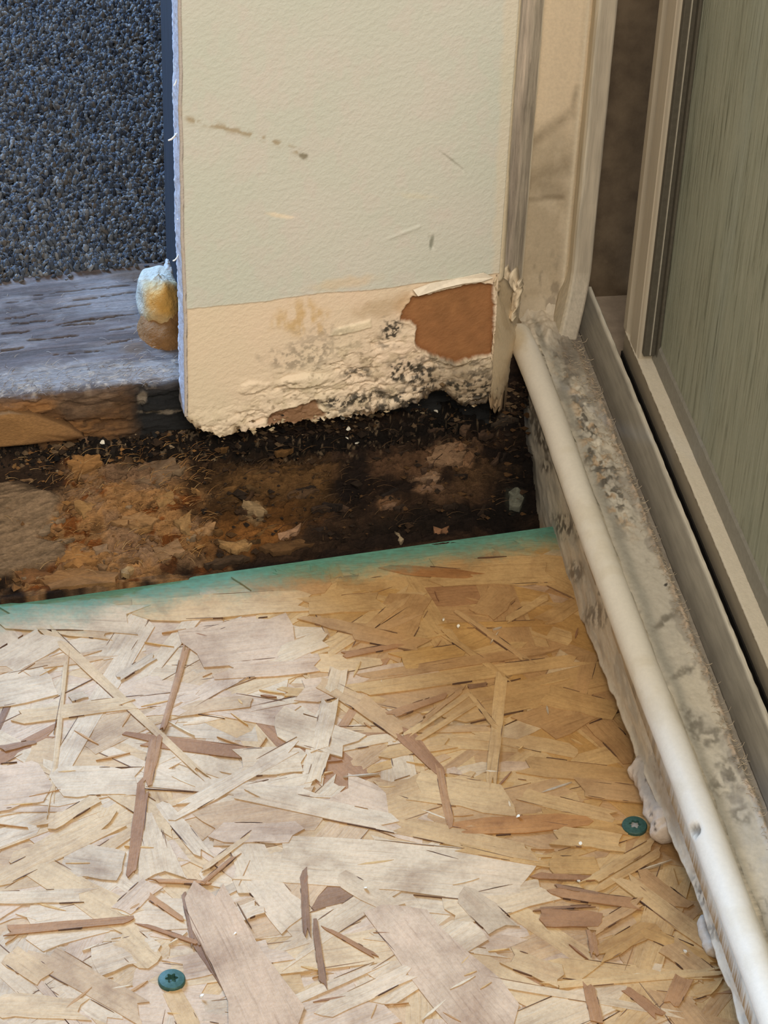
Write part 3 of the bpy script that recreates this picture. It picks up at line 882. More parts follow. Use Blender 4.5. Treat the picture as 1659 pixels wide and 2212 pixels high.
def fibres(name, starts, dirs, lens, cols, rad=.00009):
    """loose wood fibres: thin three-sided hairs"""
    V = []; Fc = []; C = []
    rr = random.Random(21)
    for p, d, L, c in zip(starts, dirs, lens, cols):
        d = np.asarray(d, float); d = d / np.linalg.norm(d)
        sd = np.cross(d, UP + np.array([.01, .02, 0])); sd /= np.linalg.norm(sd); up = np.cross(sd, d); o = len(V); cv = rr.uniform(-.3, .3)
        for t_ in (0, .35, .7, 1):
            q = p + d * L * t_ + sd * L * cv * t_ * t_ + up * L * .15 * math.sin(t_ * 3)
            r = rad * (1 - .8 * t_)
            V += [q + sd * r, q - sd * r * .5 + up * r, q - sd * r * .5 - up * r]
            C += [c] * 3
        for j in range(3):
            Fc += [(o + j * 3 + q, o + j * 3 + (q + 1) % 3, o + j * 3 + 3 + (q + 1) % 3, o + j * 3 + 3 + q) for q in range(3)]
    ob = mesh_np(name, V, Fc, M['flake'], None, C, False)
    ob['kind'] = 'stuff'
    return ob


def rot_fibres():
    rr = random.Random(31)
    S, D, L, C = [], [], [], []
    for i in range(900):
        px_ = rr.uniform(0, 1130) if i % 3 else rr.uniform(100, 480); py_ = rr.uniform(985 - .12 * px_, 1275 - .143 * px_)
        S.append(on_rot(px_, py_) + np.array([0, 0, .0012])); a = rr.gauss(.25, .6)
        D.append((math.cos(a), math.sin(a), rr.uniform(-.05, .4))); L.append(rr.uniform(.002, .008))
        C.append(lin(*(rr.choice([(170, 126, 74), (144, 104, 62), (180, 146, 100), (110, 76, 44)]) if px_ < 450 else rr.choice([(78, 58, 38), (60, 46, 34), (46, 36, 30), (92, 70, 48)]))))
    o = fibres('fibres', S, D, L, C, .00013)
    adopt(bpy.data.objects['rotten_sill_timber'], o)


rot_fibres()


# ================================================================== BOTTOM PLATE (weathered lumber)
PZ1, PZ0 = 0.055, 0.017
PF = W0 - WN * 0.0127                                    # foot of the plate's front at the opening


def build_plate():
    root = empty('bottom_plate', tuple(PF + WD * -0.05))
    tag(root, 'weathered grey timber plate lying across the opening beside the carpet', 'timber plate')
    us = np.concatenate([np.arange(-0.56, -0.11, 0.0012), np.arange(-0.11, 0.13, 0.00056)])
    wdt = 0.0900
    back = np.linspace(wdt, 0.0016, 150)
    prof = [(b, PZ1) for b in back]                              # (depth behind the front face, height)
    for a in np.linspace(0, math.pi / 2, 6)[1:]:
        prof.append((0.0016 - 0.0016 * math.sin(a), PZ1 - 0.0016 + 0.0016 * math.cos(a)))
    for z in np.linspace(PZ1 - 0.002, PZ0, 66): prof.append((0.0, z))
    prof = np.array(prof)
    U, J = np.meshgrid(us, np.arange(len(prof)), indexing='ij')
    dep, hz = prof[J][..., 0], prof[J][..., 1]
    P = PF + U[..., None] * WD + dep[..., None] * (-WN)
    P[..., 2] = hz
    px, py = pix(P)
    top = sm(0.0005, 0.003, dep)
    s, v = U * 1000, dep * 1000 + (PZ1 - hz) * 1000
    # relief on top: checks along the grain, weather-raised grain
    gr = fbm(s / 40, v / 1.3, 3, 4, .6)
    h = (gr - .5) * 0.0006 + (fbm(s / 12, v / 6, 5) - .5) * 0.0012
    crack = np.zeros(U.shape)
    for (xa, ya, xb, yb, w_) in [(110, 668, 200, 655, 2.2), (115, 702, 280, 678, 3), (130, 704, 210, 698, 2), (0, 722, 70, 712, 3), (55, 736, 175, 724, 3),
                                 (0, 758, 55, 750, 3.5), (20, 700, 120, 690, 1.4), (200, 690, 300, 676, 1.6), (60, 640, 200, 624, 1.4), (100, 770, 230, 756, 1.3), (10, 655, 100, 645, 1.3), (220, 715, 300, 704, 1.4), (190, 628, 285, 616, 2), (0, 690, 90, 678, 1.6), (230, 740, 290, 732, 2), (150, 650, 300, 632, 1.2)]:
        ex, ey = xb - xa, yb - ya; L2 = ex * ex + ey * ey
        tt = np.clip(((px - xa) * ex + (py - ya) * ey) / L2, 0, 1)
        w_ = w_ * .6; dd = np.hypot(px - xa - tt * ex, py - ya - tt * ey + (fbm(px / 25, py / 25, 8) - .5) * 6)
        crack = np.maximum(crack, (1 - sm(w_ * .4, w_ * 1.1, dd)) * sm(0, .12, tt) * sm(0, .12, 1 - tt))
    h = h - crack * 0.0016 * top
    frt = 1 - top
    d1, d2, idc = cells(s / 11 + fbm(s / 9, v / 9, 4), v / 4.5, 8)
    h = h + frt * ((idc - .5) * 0.0022 + (fbm(s / 5, v / 2, 9) - .5) * 0.0024)
    P = P + (top * h)[..., None] * UP + (frt * h)[..., None] * WN
    edge = np.exp(-((dep + (PZ1 - hz)) / 0.003) ** 2)
    P[..., 2] -= edge * 0.0022 * fbm(s / 8, v * 0, 12)
    # pigment
    c = np.zeros(P.shape) + lin(100, 89, 86)
    c = mix(c, lin(82, 72, 68), sm(.4, .62, fbm(s / 30, v / 2.2, 15)) * .8)
    c = mix(c, lin(138, 130, 126), sm(.48, .70, fbm(s / 14, v / 6, 16)) * .45)
    c = mix(c, lin(150, 142, 136), np.clip(blob(px, py, 120, 812, 190, 26, -4, .6, .6, 40, 17) + blob(px, py, 330, 800, 90, 20, -4, .5, .5, 30, 18) * .7, 0, 1) * .8)
    c = mix(c, lin(146, 140, 138), blob(px, py, 220, 640, 90, 34, -6, .6, .5, 30, 19) * .6)
    c = mix(c, lin(176, 160, 142), sm(.62, .7, fbm(s / 2.4, v / 1.6, 20, 3)) * sm(800 - .08 * 200, 830, py + .08 * px) * .8)
    c = mix(c, lin(96, 76, 58), blob(px, py, 300, 590, 60, 16, -6, .5, .5, 20, 21) * .7)
    c = mix(c, lin(108, 84, 62), blob(px, py, 290, 752, 24, 14, 0, .5, .5, 20, 22) * .7)
    c = mix(c, lin(38, 32, 30), crack * .9)
    # front face: orange-brown, near black on the right
    f = np.zeros(P.shape) + lin(96, 70, 46)
    f = mix(f, lin(150, 106, 62), blob(px, py, 90, 905, 150, 42, 4, .5, .5, 40, 23))
    f = mix(f, lin(120, 96, 74), blob(px, py, 185, 870, 60, 30, -10, .4, .6, 30, 24) * .9)
    f = mix(f, lin(70, 52, 38), sm(.5, .65, fbm(s / 10, v / 3, 25)) * .6)
    f = mix(f, lin(34, 34, 34), sm(270, 310, px + (fbm(px / 30, py / 30, 26) - .5) * 50))
    f = mix(f, lin(128, 116, 100), blob(px, py, 308, 858, 9, 14, 20, .3, .5, 10, 27) + 0 * px)
    f = mix(f, lin(120, 108, 92), blob(px, py, 345, 888, 40, 3.5, -3, .4, .8, 8, 28) * .8)
    fm = frt * (1 - edge * .3)
    c = c * (1 - fm[..., None]) + f * fm[..., None]
    fg = fbm(s / 22, v / .55, 33, 4, .65)
    c *= (0.30 + 0.5 * gr + .9 * fg)[..., None]
    b = grid('plank', P, M['plate'], None, c, back=None, flip=True)
    # closed underside and back
    bk = []
    e0, e1 = PF + WD * us[0], PF + WD * us[-1]
    core = mesh_np('plank_core', [(*(e0 - WN * .003)[:2], PZ0), (*(e1 - WN * .003)[:2], PZ0), (*(e1 - WN * wdt)[:2], PZ0), (*(e0 - WN * wdt)[:2], PZ0),
                                  (*(e0 - WN * .003)[:2], PZ1 - .003), (*(e1 - WN * .003)[:2], PZ1 - .003), (*(e1 - WN * wdt)[:2], PZ1 - .003), (*(e0 - WN * wdt)[:2], PZ1 - .003)],
                   [(3, 2, 1, 0), (4, 5, 6, 7), (0, 1, 5, 4), (1, 2, 6, 5), (2, 3, 7, 6), (3, 0, 4, 7)], M['floor2'], None, None, False)
    adopt(root, b, core)
    # the orange slab split off the plate's foot
    poly = [(-40, 905), (20, 893), (75, 900), (150, 925), (182, 942), (150, 955), (120, 953), (60, 958), (-40, 972)]
    W = [on_plane(x, y, PF + WN * 0.004, WN) for x, y in poly]
    n = len(W); ctr = np.mean(W, 0)
    V = [q + WN * (0.001 * math.sin(i * 2.1)) for i, q in enumerate(W)] + [ctr + WN * 0.0010] + [q - WN * 0.006 for q in W]
    Fc = [(i, n, (i + 1) % n) for i in range(n)] + [(i, (i + 1) % n, n + 1 + (i + 1) % n, n + 1 + i) for i in range(n)]
    Cc = [lin(*random.choice([(140, 104, 66), (150, 112, 70), (118, 86, 56)])) for _ in range(n)] + [lin(148, 110, 68)] + [lin(90, 62, 38)] * n
    sl = mesh_np('split_slab', V, Fc, M['flake'], None, Cc, True)
    sub = sl.modifiers.new('s', 'SUBSURF'); sub.levels = sub.render_levels = 2; sub.subdivision_type = 'SIMPLE'
    adopt(root, sl)
    rr = random.Random(41)
    S, D, L, C = [], [], [], []
    for i in range(520):
        u = rr.uniform(-.09, .004); dp = abs(rr.gauss(0, .010)) if rr.random() < .75 else rr.uniform(0, .08)
        q = PF + WD * u - WN * dp; q[2] = PZ1 + .0003
        a = rr.gauss(.1, .7); S.append(q); D.append((math.cos(a), math.sin(a), rr.uniform(-.1, .3))); L.append(rr.uniform(.0015, .006))
        C.append(lin(*rr.choice([(170, 160, 150), (140, 130, 122), (190, 182, 172), (110, 96, 84)])))
    adopt(root, fibres('fibres', S, D, L, C, .00009))


build_plate()


# ================================================================== PLASTERBOARD WALL
WU = 0.1254


def build_wall():
    edge = [(380, 895), (403, 906), (430, 926), (470, 941), (520, 934), (560, 921), (620, 914), (703, 906), (720, 900), (771, 898), (830, 887),
            (864, 879), (905, 866), (923, 857), (940, 845), (965, 850), (990, 870), (1003, 880), (1020, 879), (1050, 872), (1062, 862), (1100, 858)]
    eu, ez = [], []
    for p in edge:
        q = wallpt(*p); eu.append(np.dot(q - W0, WD)); ez.append(q[2])
    us = np.linspace(0, WU, 300)
    zb = np.interp(us, eu, ez) + (fbm(us * 1000 / 1.8, us * 0, 3, 4, .65) - .5) * 0.0035
    ztop = 0.40
    # rows: dense to 0.235, then to the top
    tt = np.concatenate([np.linspace(0, 0.235, 470), np.linspace(0.24, ztop, 8)])
    U = np.repeat(us[:, None], len(tt), 1)
    k = np.clip(1 - tt / 0.03, 0, 1)
    Z = np.where(tt[None, :] < 0.1, zb[:, None] * (1 - tt[None, :] / 0.1) + 0.1 * (tt[None, :] / 0.1), tt[None, :])
    P = W0 + U[..., None] * WD
    P[..., 2] = Z
    px, py = pix(P)
    u, z = U * 1000, Z * 1000
    # bounds of the layers
    line_y = np.interp(px, [380, 400, 580, 640, 700, 780, 840, 900, 1080, 1120], [671, 668, 650, 640, 632, 628, 622, 612, 590, 586])
    below = sm(-2.5, 2.5, py - line_y + (fbm(u / 2, z / 2, 31) - .5) * 3)
    brown_poly = [(892, 640), (905, 641), (940, 634), (985, 622), (1040, 612), (1064, 617), (1068, 660), (1067, 720), (1066, 766), (1030, 771), (985, 783),
                  (945, 770), (910, 757), (896, 740), (900, 705), (890, 696), (866, 692), (870, 672), (884, 655)]
    sdb = sdpoly(px, py, brown_poly) + (fbm(u / 1.5, z / 1.5, 32) - .5) * 7
    brown = 1 - sm(-2, 2.5, sdb)
    low_poly = [(575, 918), (588, 893), (640, 878), (682, 868), (690, 884), (704, 897), (660, 915)]
    low = 1 - sm(-2, 3, sdpoly(px, py, low_poly) + (fbm(u / 1.5, z / 1.5, 33) - .5) * 8)
    # relief
    crinkle_zone = np.clip(sm(770, 860, py + (px - 600) * 0.06 + (fbm(u / 9, z / 9, 34) - .5) * 60) * sm(470, 640, px) + sm(860, 920, py) * .8 +
                           blob(px, py, 860, 790, 200, 60, -5, .4, .5, 40, 35), 0, 1) * below
    wq = fbm(u / 6, z / 6, 39) * 8
    cr = fbm((u + wq) / 8, (z + wq * .6) / 3.6, 36, 5, .58)
    ridg = (1 - np.abs(cr - .5) * 5)
    h = -below * 0.00035 - brown * 0.0008 - low * 0.001
    h = h + crinkle_zone * ((cr - .5) * 0.0042 + np.clip(ridg, 0, 1) * 0.0005) * (1 - brown)
    curl = np.exp(-((np.abs(sdb) - 3.5) / 3.0) ** 2) * (sdb > 0)
    h = h + curl * 0.0006
    h = h + (below * (1 - below)) * 0.0008
    # peeled strip and lifted blister
    strip = 1 - sm(-2, 3, sdpoly(px, py, [(712, 726), (722, 712), (800, 692), (802, 708), (770, 716), (735, 724)]))
    h = h + strip * 0.0006
    bl = blob(px, py, 655, 822, 55, 13, -8, .25, .2, 30, 37)
    h = h + bl * 0.0016
    bl2 = blob(px, py, 545, 838, 30, 12, -14, .25, .4, 20, 38)
    h = h + bl2 * 0.001
    # pits and bulge of scuffs on the paint
    for (x0, y0, x1, y1, w_, dp) in [(840, 515, 905, 490, 4, .0003), (935, 535, 928, 512, 3, -.0004), (960, 335, 1000, 368, 3, -.0002)]:
        ex, ey = x1 - x0, y1 - y0; L2 = ex * ex + ey * ey
        q = np.clip(((px - x0) * ex + (py - y0) * ey) / L2, 0, 1)
        h = h + dp * (1 - sm(w_ * .3, w_ * 1.3, np.hypot(px - x0 - q * ex, py - y0 - q * ey)))
    P = P + h[..., None] * WN
    # pigment
    paint = lin(204, 204, 191)
    c = np.zeros(P.shape) + paint
    c = mix(c, lin(210, 200, 190), sm(.54, .7, fbm(u / 6, z / 9, 41)) * .35)
    stain = np.exp(-((py - np.interp(px, [395, 480, 540, 590, 655], [255, 275, 290, 305, 332])) / 7) ** 2) * sm(395, 410, px) * (1 - sm(640, 670, px))
    c = mix(c, lin(160, 140, 106), np.clip(stain * sm(.42, .6, fbm(u / 3, z / 2, 42)) * 1.1, 0, 1) * .75)
    c = mix(c, lin(126, 116, 92), blob(px, py, 655, 337, 9, 7, 20, .4, .6, 8, 43) * .8)
    c = mix(c, lin(228, 216, 192), blob(px, py, 606, 466, 26, 4.5, 10, .5, .6, 9, 44))
    c = mix(c, lin(214, 208, 186), blob(px, py, 900, 424, 34, 6, 5, .6, .5, 9, 45) * .6)
    c = mix(c, lin(132, 134, 118), blob(px, py, 932, 524, 4, 14, 10, .5, .5, 9, 46) * .8)
    c = mix(c, lin(150, 148, 132), blob(px, py, 975, 345, 34, 2.2, 38, .6, .3, 9, 47) * .6)
    c = mix(c, lin(214, 204, 184), sm(1068, 1084, px + (py - 300) * 0.045 + (fbm(u / 2, z / 6, 48) - .5) * 14) * .8)
    c = mix(c, lin(214, 196, 166), blob(px, py, 740, 612, 66, 12, -8, .6, .5, 18, 49) * .7)
    # bare strip that a skirting covered
    cream = np.zeros(P.shape) + lin(226, 206, 179)
    cream = mix(cream, lin(206, 176, 128), np.clip(blob(px, py, 655, 690, 58, 34, -6, .5, .5, 24, 50) * .9 * sm(.35, .6, fbm(u / 3, z / 8, 51)), 0, 1))
    cream = mix(cream, lin(196, 172, 140), blob(px, py, 825, 665, 50, 18, -6, .6, .6, 20, 52) * .7)
    cream = mix(cream, lin(188, 150, 104), blob(px, py, 880, 660, 24, 26, 0, .6, .4, 20, 53) * .5)
    cream = mix(cream, lin(206, 188, 158), sm(.5, .65, fbm(u / 4, z / 4, 54)) * crinkle_zone * .8)
    cream = mix(cream, lin(150, 132, 108), blob(px, py, 1000, 830, 80, 40, 0, .6, .6, 30, 55) * .8)
    cream = mix(cream, lin(134, 116, 92), sm(.64, .74, fbm(u / 2.2, z / 1.1, 56)) * crinkle_zone * .7)
    cream = mix(cream, lin(232, 216, 186), strip)
    mold = np.zeros(px.shape)
    for (bx, by, rx, ry, q) in [(843, 716, 18, 18, .9), (835, 745, 14, 8, .5), (866, 800, 26, 18, 1), (912, 812, 30, 22, .9), (945, 775, 40, 14, .5), (770, 805, 26, 9, .7),
                                (742, 868, 40, 9, 1), (800, 860, 40, 14, .8), (870, 862, 36, 18, .9), (1040, 835, 30, 30, .9), (655, 770, 60, 20, .4), (700, 740, 60, 26, .25),
                                (960, 840, 60, 12, .9), (850, 880, 80, 8, .9), (1020, 800, 30, 20, .5), (1000, 870, 60, 14, .8), (720, 890, 30, 5, .7)]:
        mold = np.maximum(mold, blob(px, py, bx, by, rx * 1.3, ry * 1.3, -8, .5, .6, 18, int(bx + by)) * q)
    mold = mold * sm(.42, .58, fbm(u / 1.5, z / 1.5, 60, 3, .6))
    cream = mix(cream, lin(50, 46, 38), np.clip(mold * 1.1, 0, .95))
    cream = mix(cream, lin(104, 84, 60), sm(8, 0, py - 0 * px - np.interp(px, [e[0] for e in edge], [e[1] for e in edge]) + 12 + 0) * 0)
    rim = sm(.0035, .0, Z - zb[:, None])
    cream = mix(cream, lin(112, 88, 60), rim * sm(.4, .6, fbm(u / 2.5, z * 0, 61)) * .8)
    cream = mix(cream, lin(40, 34, 28), rim * sm(760, 900, px) * .8)
    kraft = lin(152, 106, 68)[None, None] * (.82 + .36 * fbm(u / 4, z / 4, 62)[..., None])
    kraft = mix(kraft, lin(120, 74, 38), np.exp(-(np.minimum(sdb, 0) / 7) ** 2) * .55)
    lowc = lin(140, 106, 78)[None, None] * (.85 + .3 * fbm(u / 3, z / 3, 63)[..., None])
    c = c * (1 - below[..., None]) + cream * below[..., None]
    c = c * (1 - brown[..., None]) + kraft * brown[..., None]
    c = c * (1 - low[..., None]) + lowc * low[..., None]
    lefte = 1 - sm(0, .0012, U)
    c = mix(c, lin(196, 180, 158), lefte * .5)
    wl = grid('wall_back', P, M['plaster'], None, c, back=-WN * 0.0127)
    tag(wl, 'water damaged plasterboard wall, green paint above a bare cream strip', 'wall', kind='structure')
    # cut edge facing the opening: chalky core between paper faces
    zs = np.linspace(zb[0] + .0005, .40, 520); ds = np.linspace(-0.0003, 0.0127, 9)
    Zg, Dg = np.meshgrid(zs, ds, indexing='ij')
    off = 0.0004 + (fbm(Zg * 1000 / 2.2, Dg * 1000 / 2, 70, 4, .6) - .45) * 0.0011 * sm(0, .003, Dg) + (fbm(Zg * 1000 / 14, Dg * 0, 71) - .5) * 0.0012
    Pg = W0 - WD * off[..., None] - WN * Dg[..., None]
    Pg[..., 2] = Zg
    cc = np.zeros(Pg.shape) + lin(176, 170, 172)
    cc = mix(cc, lin(196, 184, 168), np.exp(-(Dg / .0009) ** 2) * .7)
    cc = mix(cc, lin(186, 170, 150), sm(.6, .75, fbm(Zg * 1000 / 6, Dg * 1000 / 6, 72)) * .5)
    ed = grid('cut_edge', Pg, vmat('chalky_core', .95, .08, 900, 900, .5, .0006), wl, cc, back=WD * 0.0012, flip=True)
    # paper shreds hanging from the cut edge
    for i, (x0, y0, x1, y1, w_) in enumerate([(387, 282, 362, 300, 7), (387, 150, 374, 182, 5), (388, 545, 372, 560, 6), (388, 276, 376, 286, 3), (387, 172, 380, 178, 4), (389, 462, 381, 470, 3), (400, 720, 392, 728, 4)]):
        a = on_plane(x0, y0, W0 - WN * .010, WN); b = on_plane(x1, y1, W0 - WN * .006, WN)
        d = (b - a); L = np.linalg.norm(d); nn = np.cross(d / L, WN); ww = w_ / 5200. * 1.0
        V = []
        for j, t_ in enumerate((0, .4, .75, 1)):
            c0 = a + d * t_ + WN * 0.002 * math.sin(t_ * 2.5) ; wj = ww * (1 - .75 * t_)
            V += [c0 - nn * wj / 2 + WN * .0003, c0 + nn * wj / 2 + WN * .0003, c0 + nn * wj / 2 - WN * .0003, c0 - nn * wj / 2 - WN * .0003]
        Fc = []
        for j in range(3):
            o = j * 4
            Fc += [(o + q, o + (q + 1) % 4, o + 4 + (q + 1) % 4, o + 4 + q) for q in range(4)]
        Fc += [(3, 2, 1, 0), (12, 13, 14, 15)]
        mesh_np('paper_shred', V, Fc, M['paper'], ed, None, False)
    # paper flap curling over the brown tear
    fl = [(893, 627), (930, 613), (985, 603), (1045, 590), (1066, 600), (1040, 609), (1000, 613), (960, 622), (925, 634), (903, 640)]
    W = [wallpt(x, y, 0.0009 + 0.0011 * (1 if i > 4 else 0) + .0004 * math.sin(i * 2.3)) for i, (x, y) in enumerate(fl)]
    n = len(W); V = W + [q - WN * 0.0005 for q in W]
    Fc = [tuple(range(n)), tuple(range(2 * n - 1, n - 1, -1))] + [(i, n + i, n + (i + 1) % n, (i + 1) % n) for i in range(n)]
    mesh_np('paper_flap', V, Fc, M['paper'], wl, None, False)
    # loose crumbs of gypsum stuck along the torn foot
    rr = random.Random(3)
    V = []; Fc = []
    for i in range(420):
        uu = rr.uniform(0.002, WU - .002); zz = np.interp(uu, us, zb) + rr.gauss(0.0005, .0016)
        q = W0 + WD * uu - WN * rr.uniform(-.001, .010); q[2] = zz; r = abs(rr.gauss(0, .0006)) + .0003; o = len(V)
        for dx, dy, dz in ((1, 0, 0), (-.8, .3, .1), (.1, 1, -.2), (-.1, -.9, .2), (0, .1, 1), (.1, 0, -1)):
            V.append(q + r * np.array([dx * rr.uniform(.5, 1.6), dy, dz * rr.uniform(.4, 1)]))
        Fc += [(o + a, o + b, o + c_) for a, b, c_ in ((0, 2, 4), (2, 1, 4), (1, 3, 4), (3, 0, 4), (2, 0, 5), (1, 2, 5), (3, 1, 5), (0, 3, 5))]
    C = []
    for i in range(len(V) // 6):
        C += [lin(*rr.choices([(196, 176, 142), (120, 98, 70), (44, 38, 32)], [2, 3, 5 if V[i * 6][0] > -.09 else 1])[0])] * 6
    g = mesh_np('crumbs', V, Fc, M['flake'], wl, C, False); g['kind'] = 'stuff'

    # stud and back board behind the plasterboard
    st = empty('wall_stud', tuple(W0 + WD * .02 + UP * PZ1))
    tag(st, 'dark blue grey stud just behind the cut plasterboard edge', 'stud', kind=None)

    def wbox(name, u0, u1, d0, d1, z0, z1, mat, bev=0.0008):
        V = []
        for uu in (u0, u1):
            for dd in (d0, d1):
                for zz in (z0, z1):
                    q = W0 + WD * uu - WN * dd; V.append((q[0], q[1], zz))
        o = mesh_np(name, V, [(0, 1, 3, 2), (4, 6, 7, 5), (0, 4, 5, 1), (2, 3, 7, 6), (0, 2, 6, 4), (1, 5, 7, 3)], mat, None, None, False)
        b = o.modifiers.new('b', 'BEVEL'); b.width = bev; b.segments = 2
        return o
    a = wbox('stud_post', 0.0100, 0.050, 0.0130, 0.1015, PZ1, 0.40, M['stud'])
    bnd = wbox('back_board', 0.0200, 0.118, 0.1016, 0.1145, PZ1, 0.40, M['stud'])
    adopt(st, a, bnd)


build_wall()


# ================================================================== SPRAY FOAM
def build_foam():
    q0 = on_z(352, 720, PZ1)
    root = empty('spray_foam', (q0[0], q0[1], PZ1))
    tag(root, 'yellowed spray foam blob bulging beside the wall stud on the grey plate', 'foam')

    def lump(name, cx, cy, rx_px, hy_px, seed, ctop, cbot, depth, squash):
        """rounded lump whose outline spans rx/hy in the picture"""
        p = on_plane(cx, cy, W0 - WN * depth, WN)
        right = WD; up = UP; fwd = WN
        n1, n2 = 40, 26
        th = np.linspace(0, 2 * np.pi, n1)[:, None]; ph = np.linspace(0.001, np.pi - .001, n2)[None, :]
        x = np.cos(th) * np.sin(ph); y = np.sin(th) * np.sin(ph); zz = np.cos(ph) + 0 * th
        nz = fbm(th / 6.283 * 6 * np.ones_like(ph) + seed, ph * 2.2 * np.ones_like(th), seed, 3)
        nz[-1] = nz[0]
        r = 1 + (nz - .5) * .42
        a = rx_px / 5.2 / 1000; b = hy_px / 4.5 / 1000
        P = p + (x * r * a)[..., None] * right + (zz * r * b)[..., None] * up + (y * r * squash)[..., None] * fwd
        P[..., 2] = np.maximum(P[..., 2], PZ1 - .0015)
        px, py = pix(P)
        f = sm(-0.5, .5, zz + (nz - .5) * 1.2)
        c = f[..., None] * lin(*ctop) + (1 - f[..., None]) * lin(*cbot)
        return P, c, px, py
    P, c, px, py = lump('foam_bulb', 346, 650, 46, 54, 3, (182, 166, 128), (172, 128, 66), .060, .016)
    c = mix(c, lin(200, 146, 64), blob(px, py, 355, 648, 34, 32, 20, .5, .5, 20, 3) * .9)
    c = mix(c, lin(176, 174, 162), np.clip(sm(318, 300, px) + sm(612, 600, py), 0, 1))  # daylight on the left and top flanks, painted paler
    o1 = grid('foam_bulb', P, M['foam'], None, c)
    P, c, px, py = lump('foam_skirt', 360, 730, 56, 62, 8, (128, 90, 50), (108, 80, 54), .050, .017)
    c = mix(c, lin(110, 76, 46), blob(px, py, 365, 760, 20, 10, 0, .5, .6, 14, 5) * .6)
    c = mix(c, lin(128, 112, 98), sm(760, 785, py) * .6)
    o2 = grid('foam_skirt', P, M['foam'], None, c)
    P, c, px, py = lump('foam_tail', 364, 588, 9, 20, 12, (180, 180, 180), (174, 170, 156), .072, .006)
    o3 = grid('foam_tail', P, M['foam'], None, c)
    adopt(root, o1, o2, o3)


build_foam()


# ================================================================== CARPET
def build_carpet():
    A = np.array([-0.2129, 0.1205]); B = np.array([-0.1405, 0.1315])
    sl = (B[1] - A[1]) / (B[0] - A[0])
    z0 = 0.050
    def yf(x): return A[1] + (x - A[0]) * sl
    root = empty('carpet', (-0.2, 0.2, z0))
    tag(root, 'blue grey cut pile carpet in the room behind the opening', 'carpet')
    x0, x1, y1 = -1.0, 0.30, 0.95
    V = [(x0, yf(x0) + .001, z0 - .004), (x1, yf(x1) + .001, z0 - .004), (x1, y1, z0 - .004), (x0, y1, z0 - .004),
         (x0, yf(x0) + .001, z0 + .001), (x1, yf(x1) + .001, z0 + .001), (x1, y1, z0 + .001), (x0, y1, z0 + .001)]
    bk = mesh_np('carpet_backing', V, [(3, 2, 1, 0), (4, 5, 6, 7), (0, 1, 5, 4), (1, 2, 6, 5), (2, 3, 7, 6), (3, 0, 4, 7)], M['backing'], None, None, False)
    # one yarn end: a short fat twisted stub
    k = 5
    rings = [(0, .5), (.5, .95), (.8, 1.0), (.95, .75), (1.02, .25)]
    tv = np.array([[math.cos(2 * math.pi * (j / k) + i * .7) * r, math.sin(2 * math.pi * (j / k) + i * .7) * r, h] for i, (h, r) in enumerate(rings) for j in range(k)])
    tf = []
    for i in range(len(rings) - 1):
        for j in range(k):
            tf.append((i * k + j, i * k + (j + 1) % k, (i + 1) * k + (j + 1) % k, (i + 1) * k + j))
    tf = np.array(tf)
    pts = []
    sp = 0.00165
    for ix in np.arange(-0.28, -0.118, sp):
        for iy in np.arange(0, 0.285, sp):
            x = ix + random.gauss(0, .0006)
            pts.append((x, yf(x) + iy + random.gauss(0, .0006)))
    far = []
    for ix in np.arange(-0.52, -0.118, .003):
        for iy in np.arange(0, 0.42, .003):
            if ix > -0.28 and iy < 0.285: continue
            x = ix + random.gauss(0, .0009)
            far.append((x, yf(x) + iy + random.gauss(0, .0009)))
    nf = len(pts)
    pts = np.array(pts + far); n = len(pts)
    ang = RNG.uniform(0, 2 * np.pi, n); lean = np.abs(RNG.normal(0.75, .45, n)); rad = RNG.uniform(.0009, .00145, n) * np.where(np.arange(n) < nf, 1.0, 1.75)
    hgt = RNG.uniform(.0061, .0076, n) + (fbm(pts[:, 0] * 60, pts[:, 1] * 60, 4) - .5) * .004
    ld = RNG.uniform(0, 2 * np.pi, n)
    ca, sa = np.cos(ang), np.sin(ang)
    X = tv[None, :, 0] * rad[:, None]; Y = tv[None, :, 1] * rad[:, None] ; Zt = tv[None, :, 2] * hgt[:, None]
    bend = (tv[None, :, 2] ** 1.5) * (lean * .0042)[:, None]
    VX = pts[:, 0:1] + X * ca[:, None] - Y * sa[:, None] + bend * np.cos(ld)[:, None]
    VY = pts[:, 1:2] + X * sa[:, None] + Y * ca[:, None] + bend * np.sin(ld)[:, None]
    VZ = z0 + .0005 + Zt - bend * .45
    V = np.stack([VX, VY, VZ], -1).reshape(-1, 3)
    Fc = (tf[None] + (np.arange(n) * len(tv))[:, None, None]).reshape(-1, 4)
    base = np.array([lin(84, 88, 94), lin(108, 110, 112), lin(72, 78, 88), lin(96, 90, 84), lin(128, 128, 128), lin(56, 60, 68)])
    ci = RNG.choice(len(base), n, p=[.30, .22, .20, .14, .06, .08])
    C = np.repeat(base[ci], len(tv), 0)
    pl = mesh_np('carpet_pile', V, Fc, M['pile'], None, C, True)
    pl['kind'] = 'stuff'
    adopt(root, bk, pl)
    # what carries the carpet
    b = box('floor_behind', (-1.05, 0.119, 0.0), (0.40, 1.0, 0.0458), M['floor2'])
    tag(b, kind='structure')


build_carpet()

# ================================================================== DOOR FRAME
SZ = 0.036          # height of the sill's flat
JY = 0.104          # depth of the jamb's flat


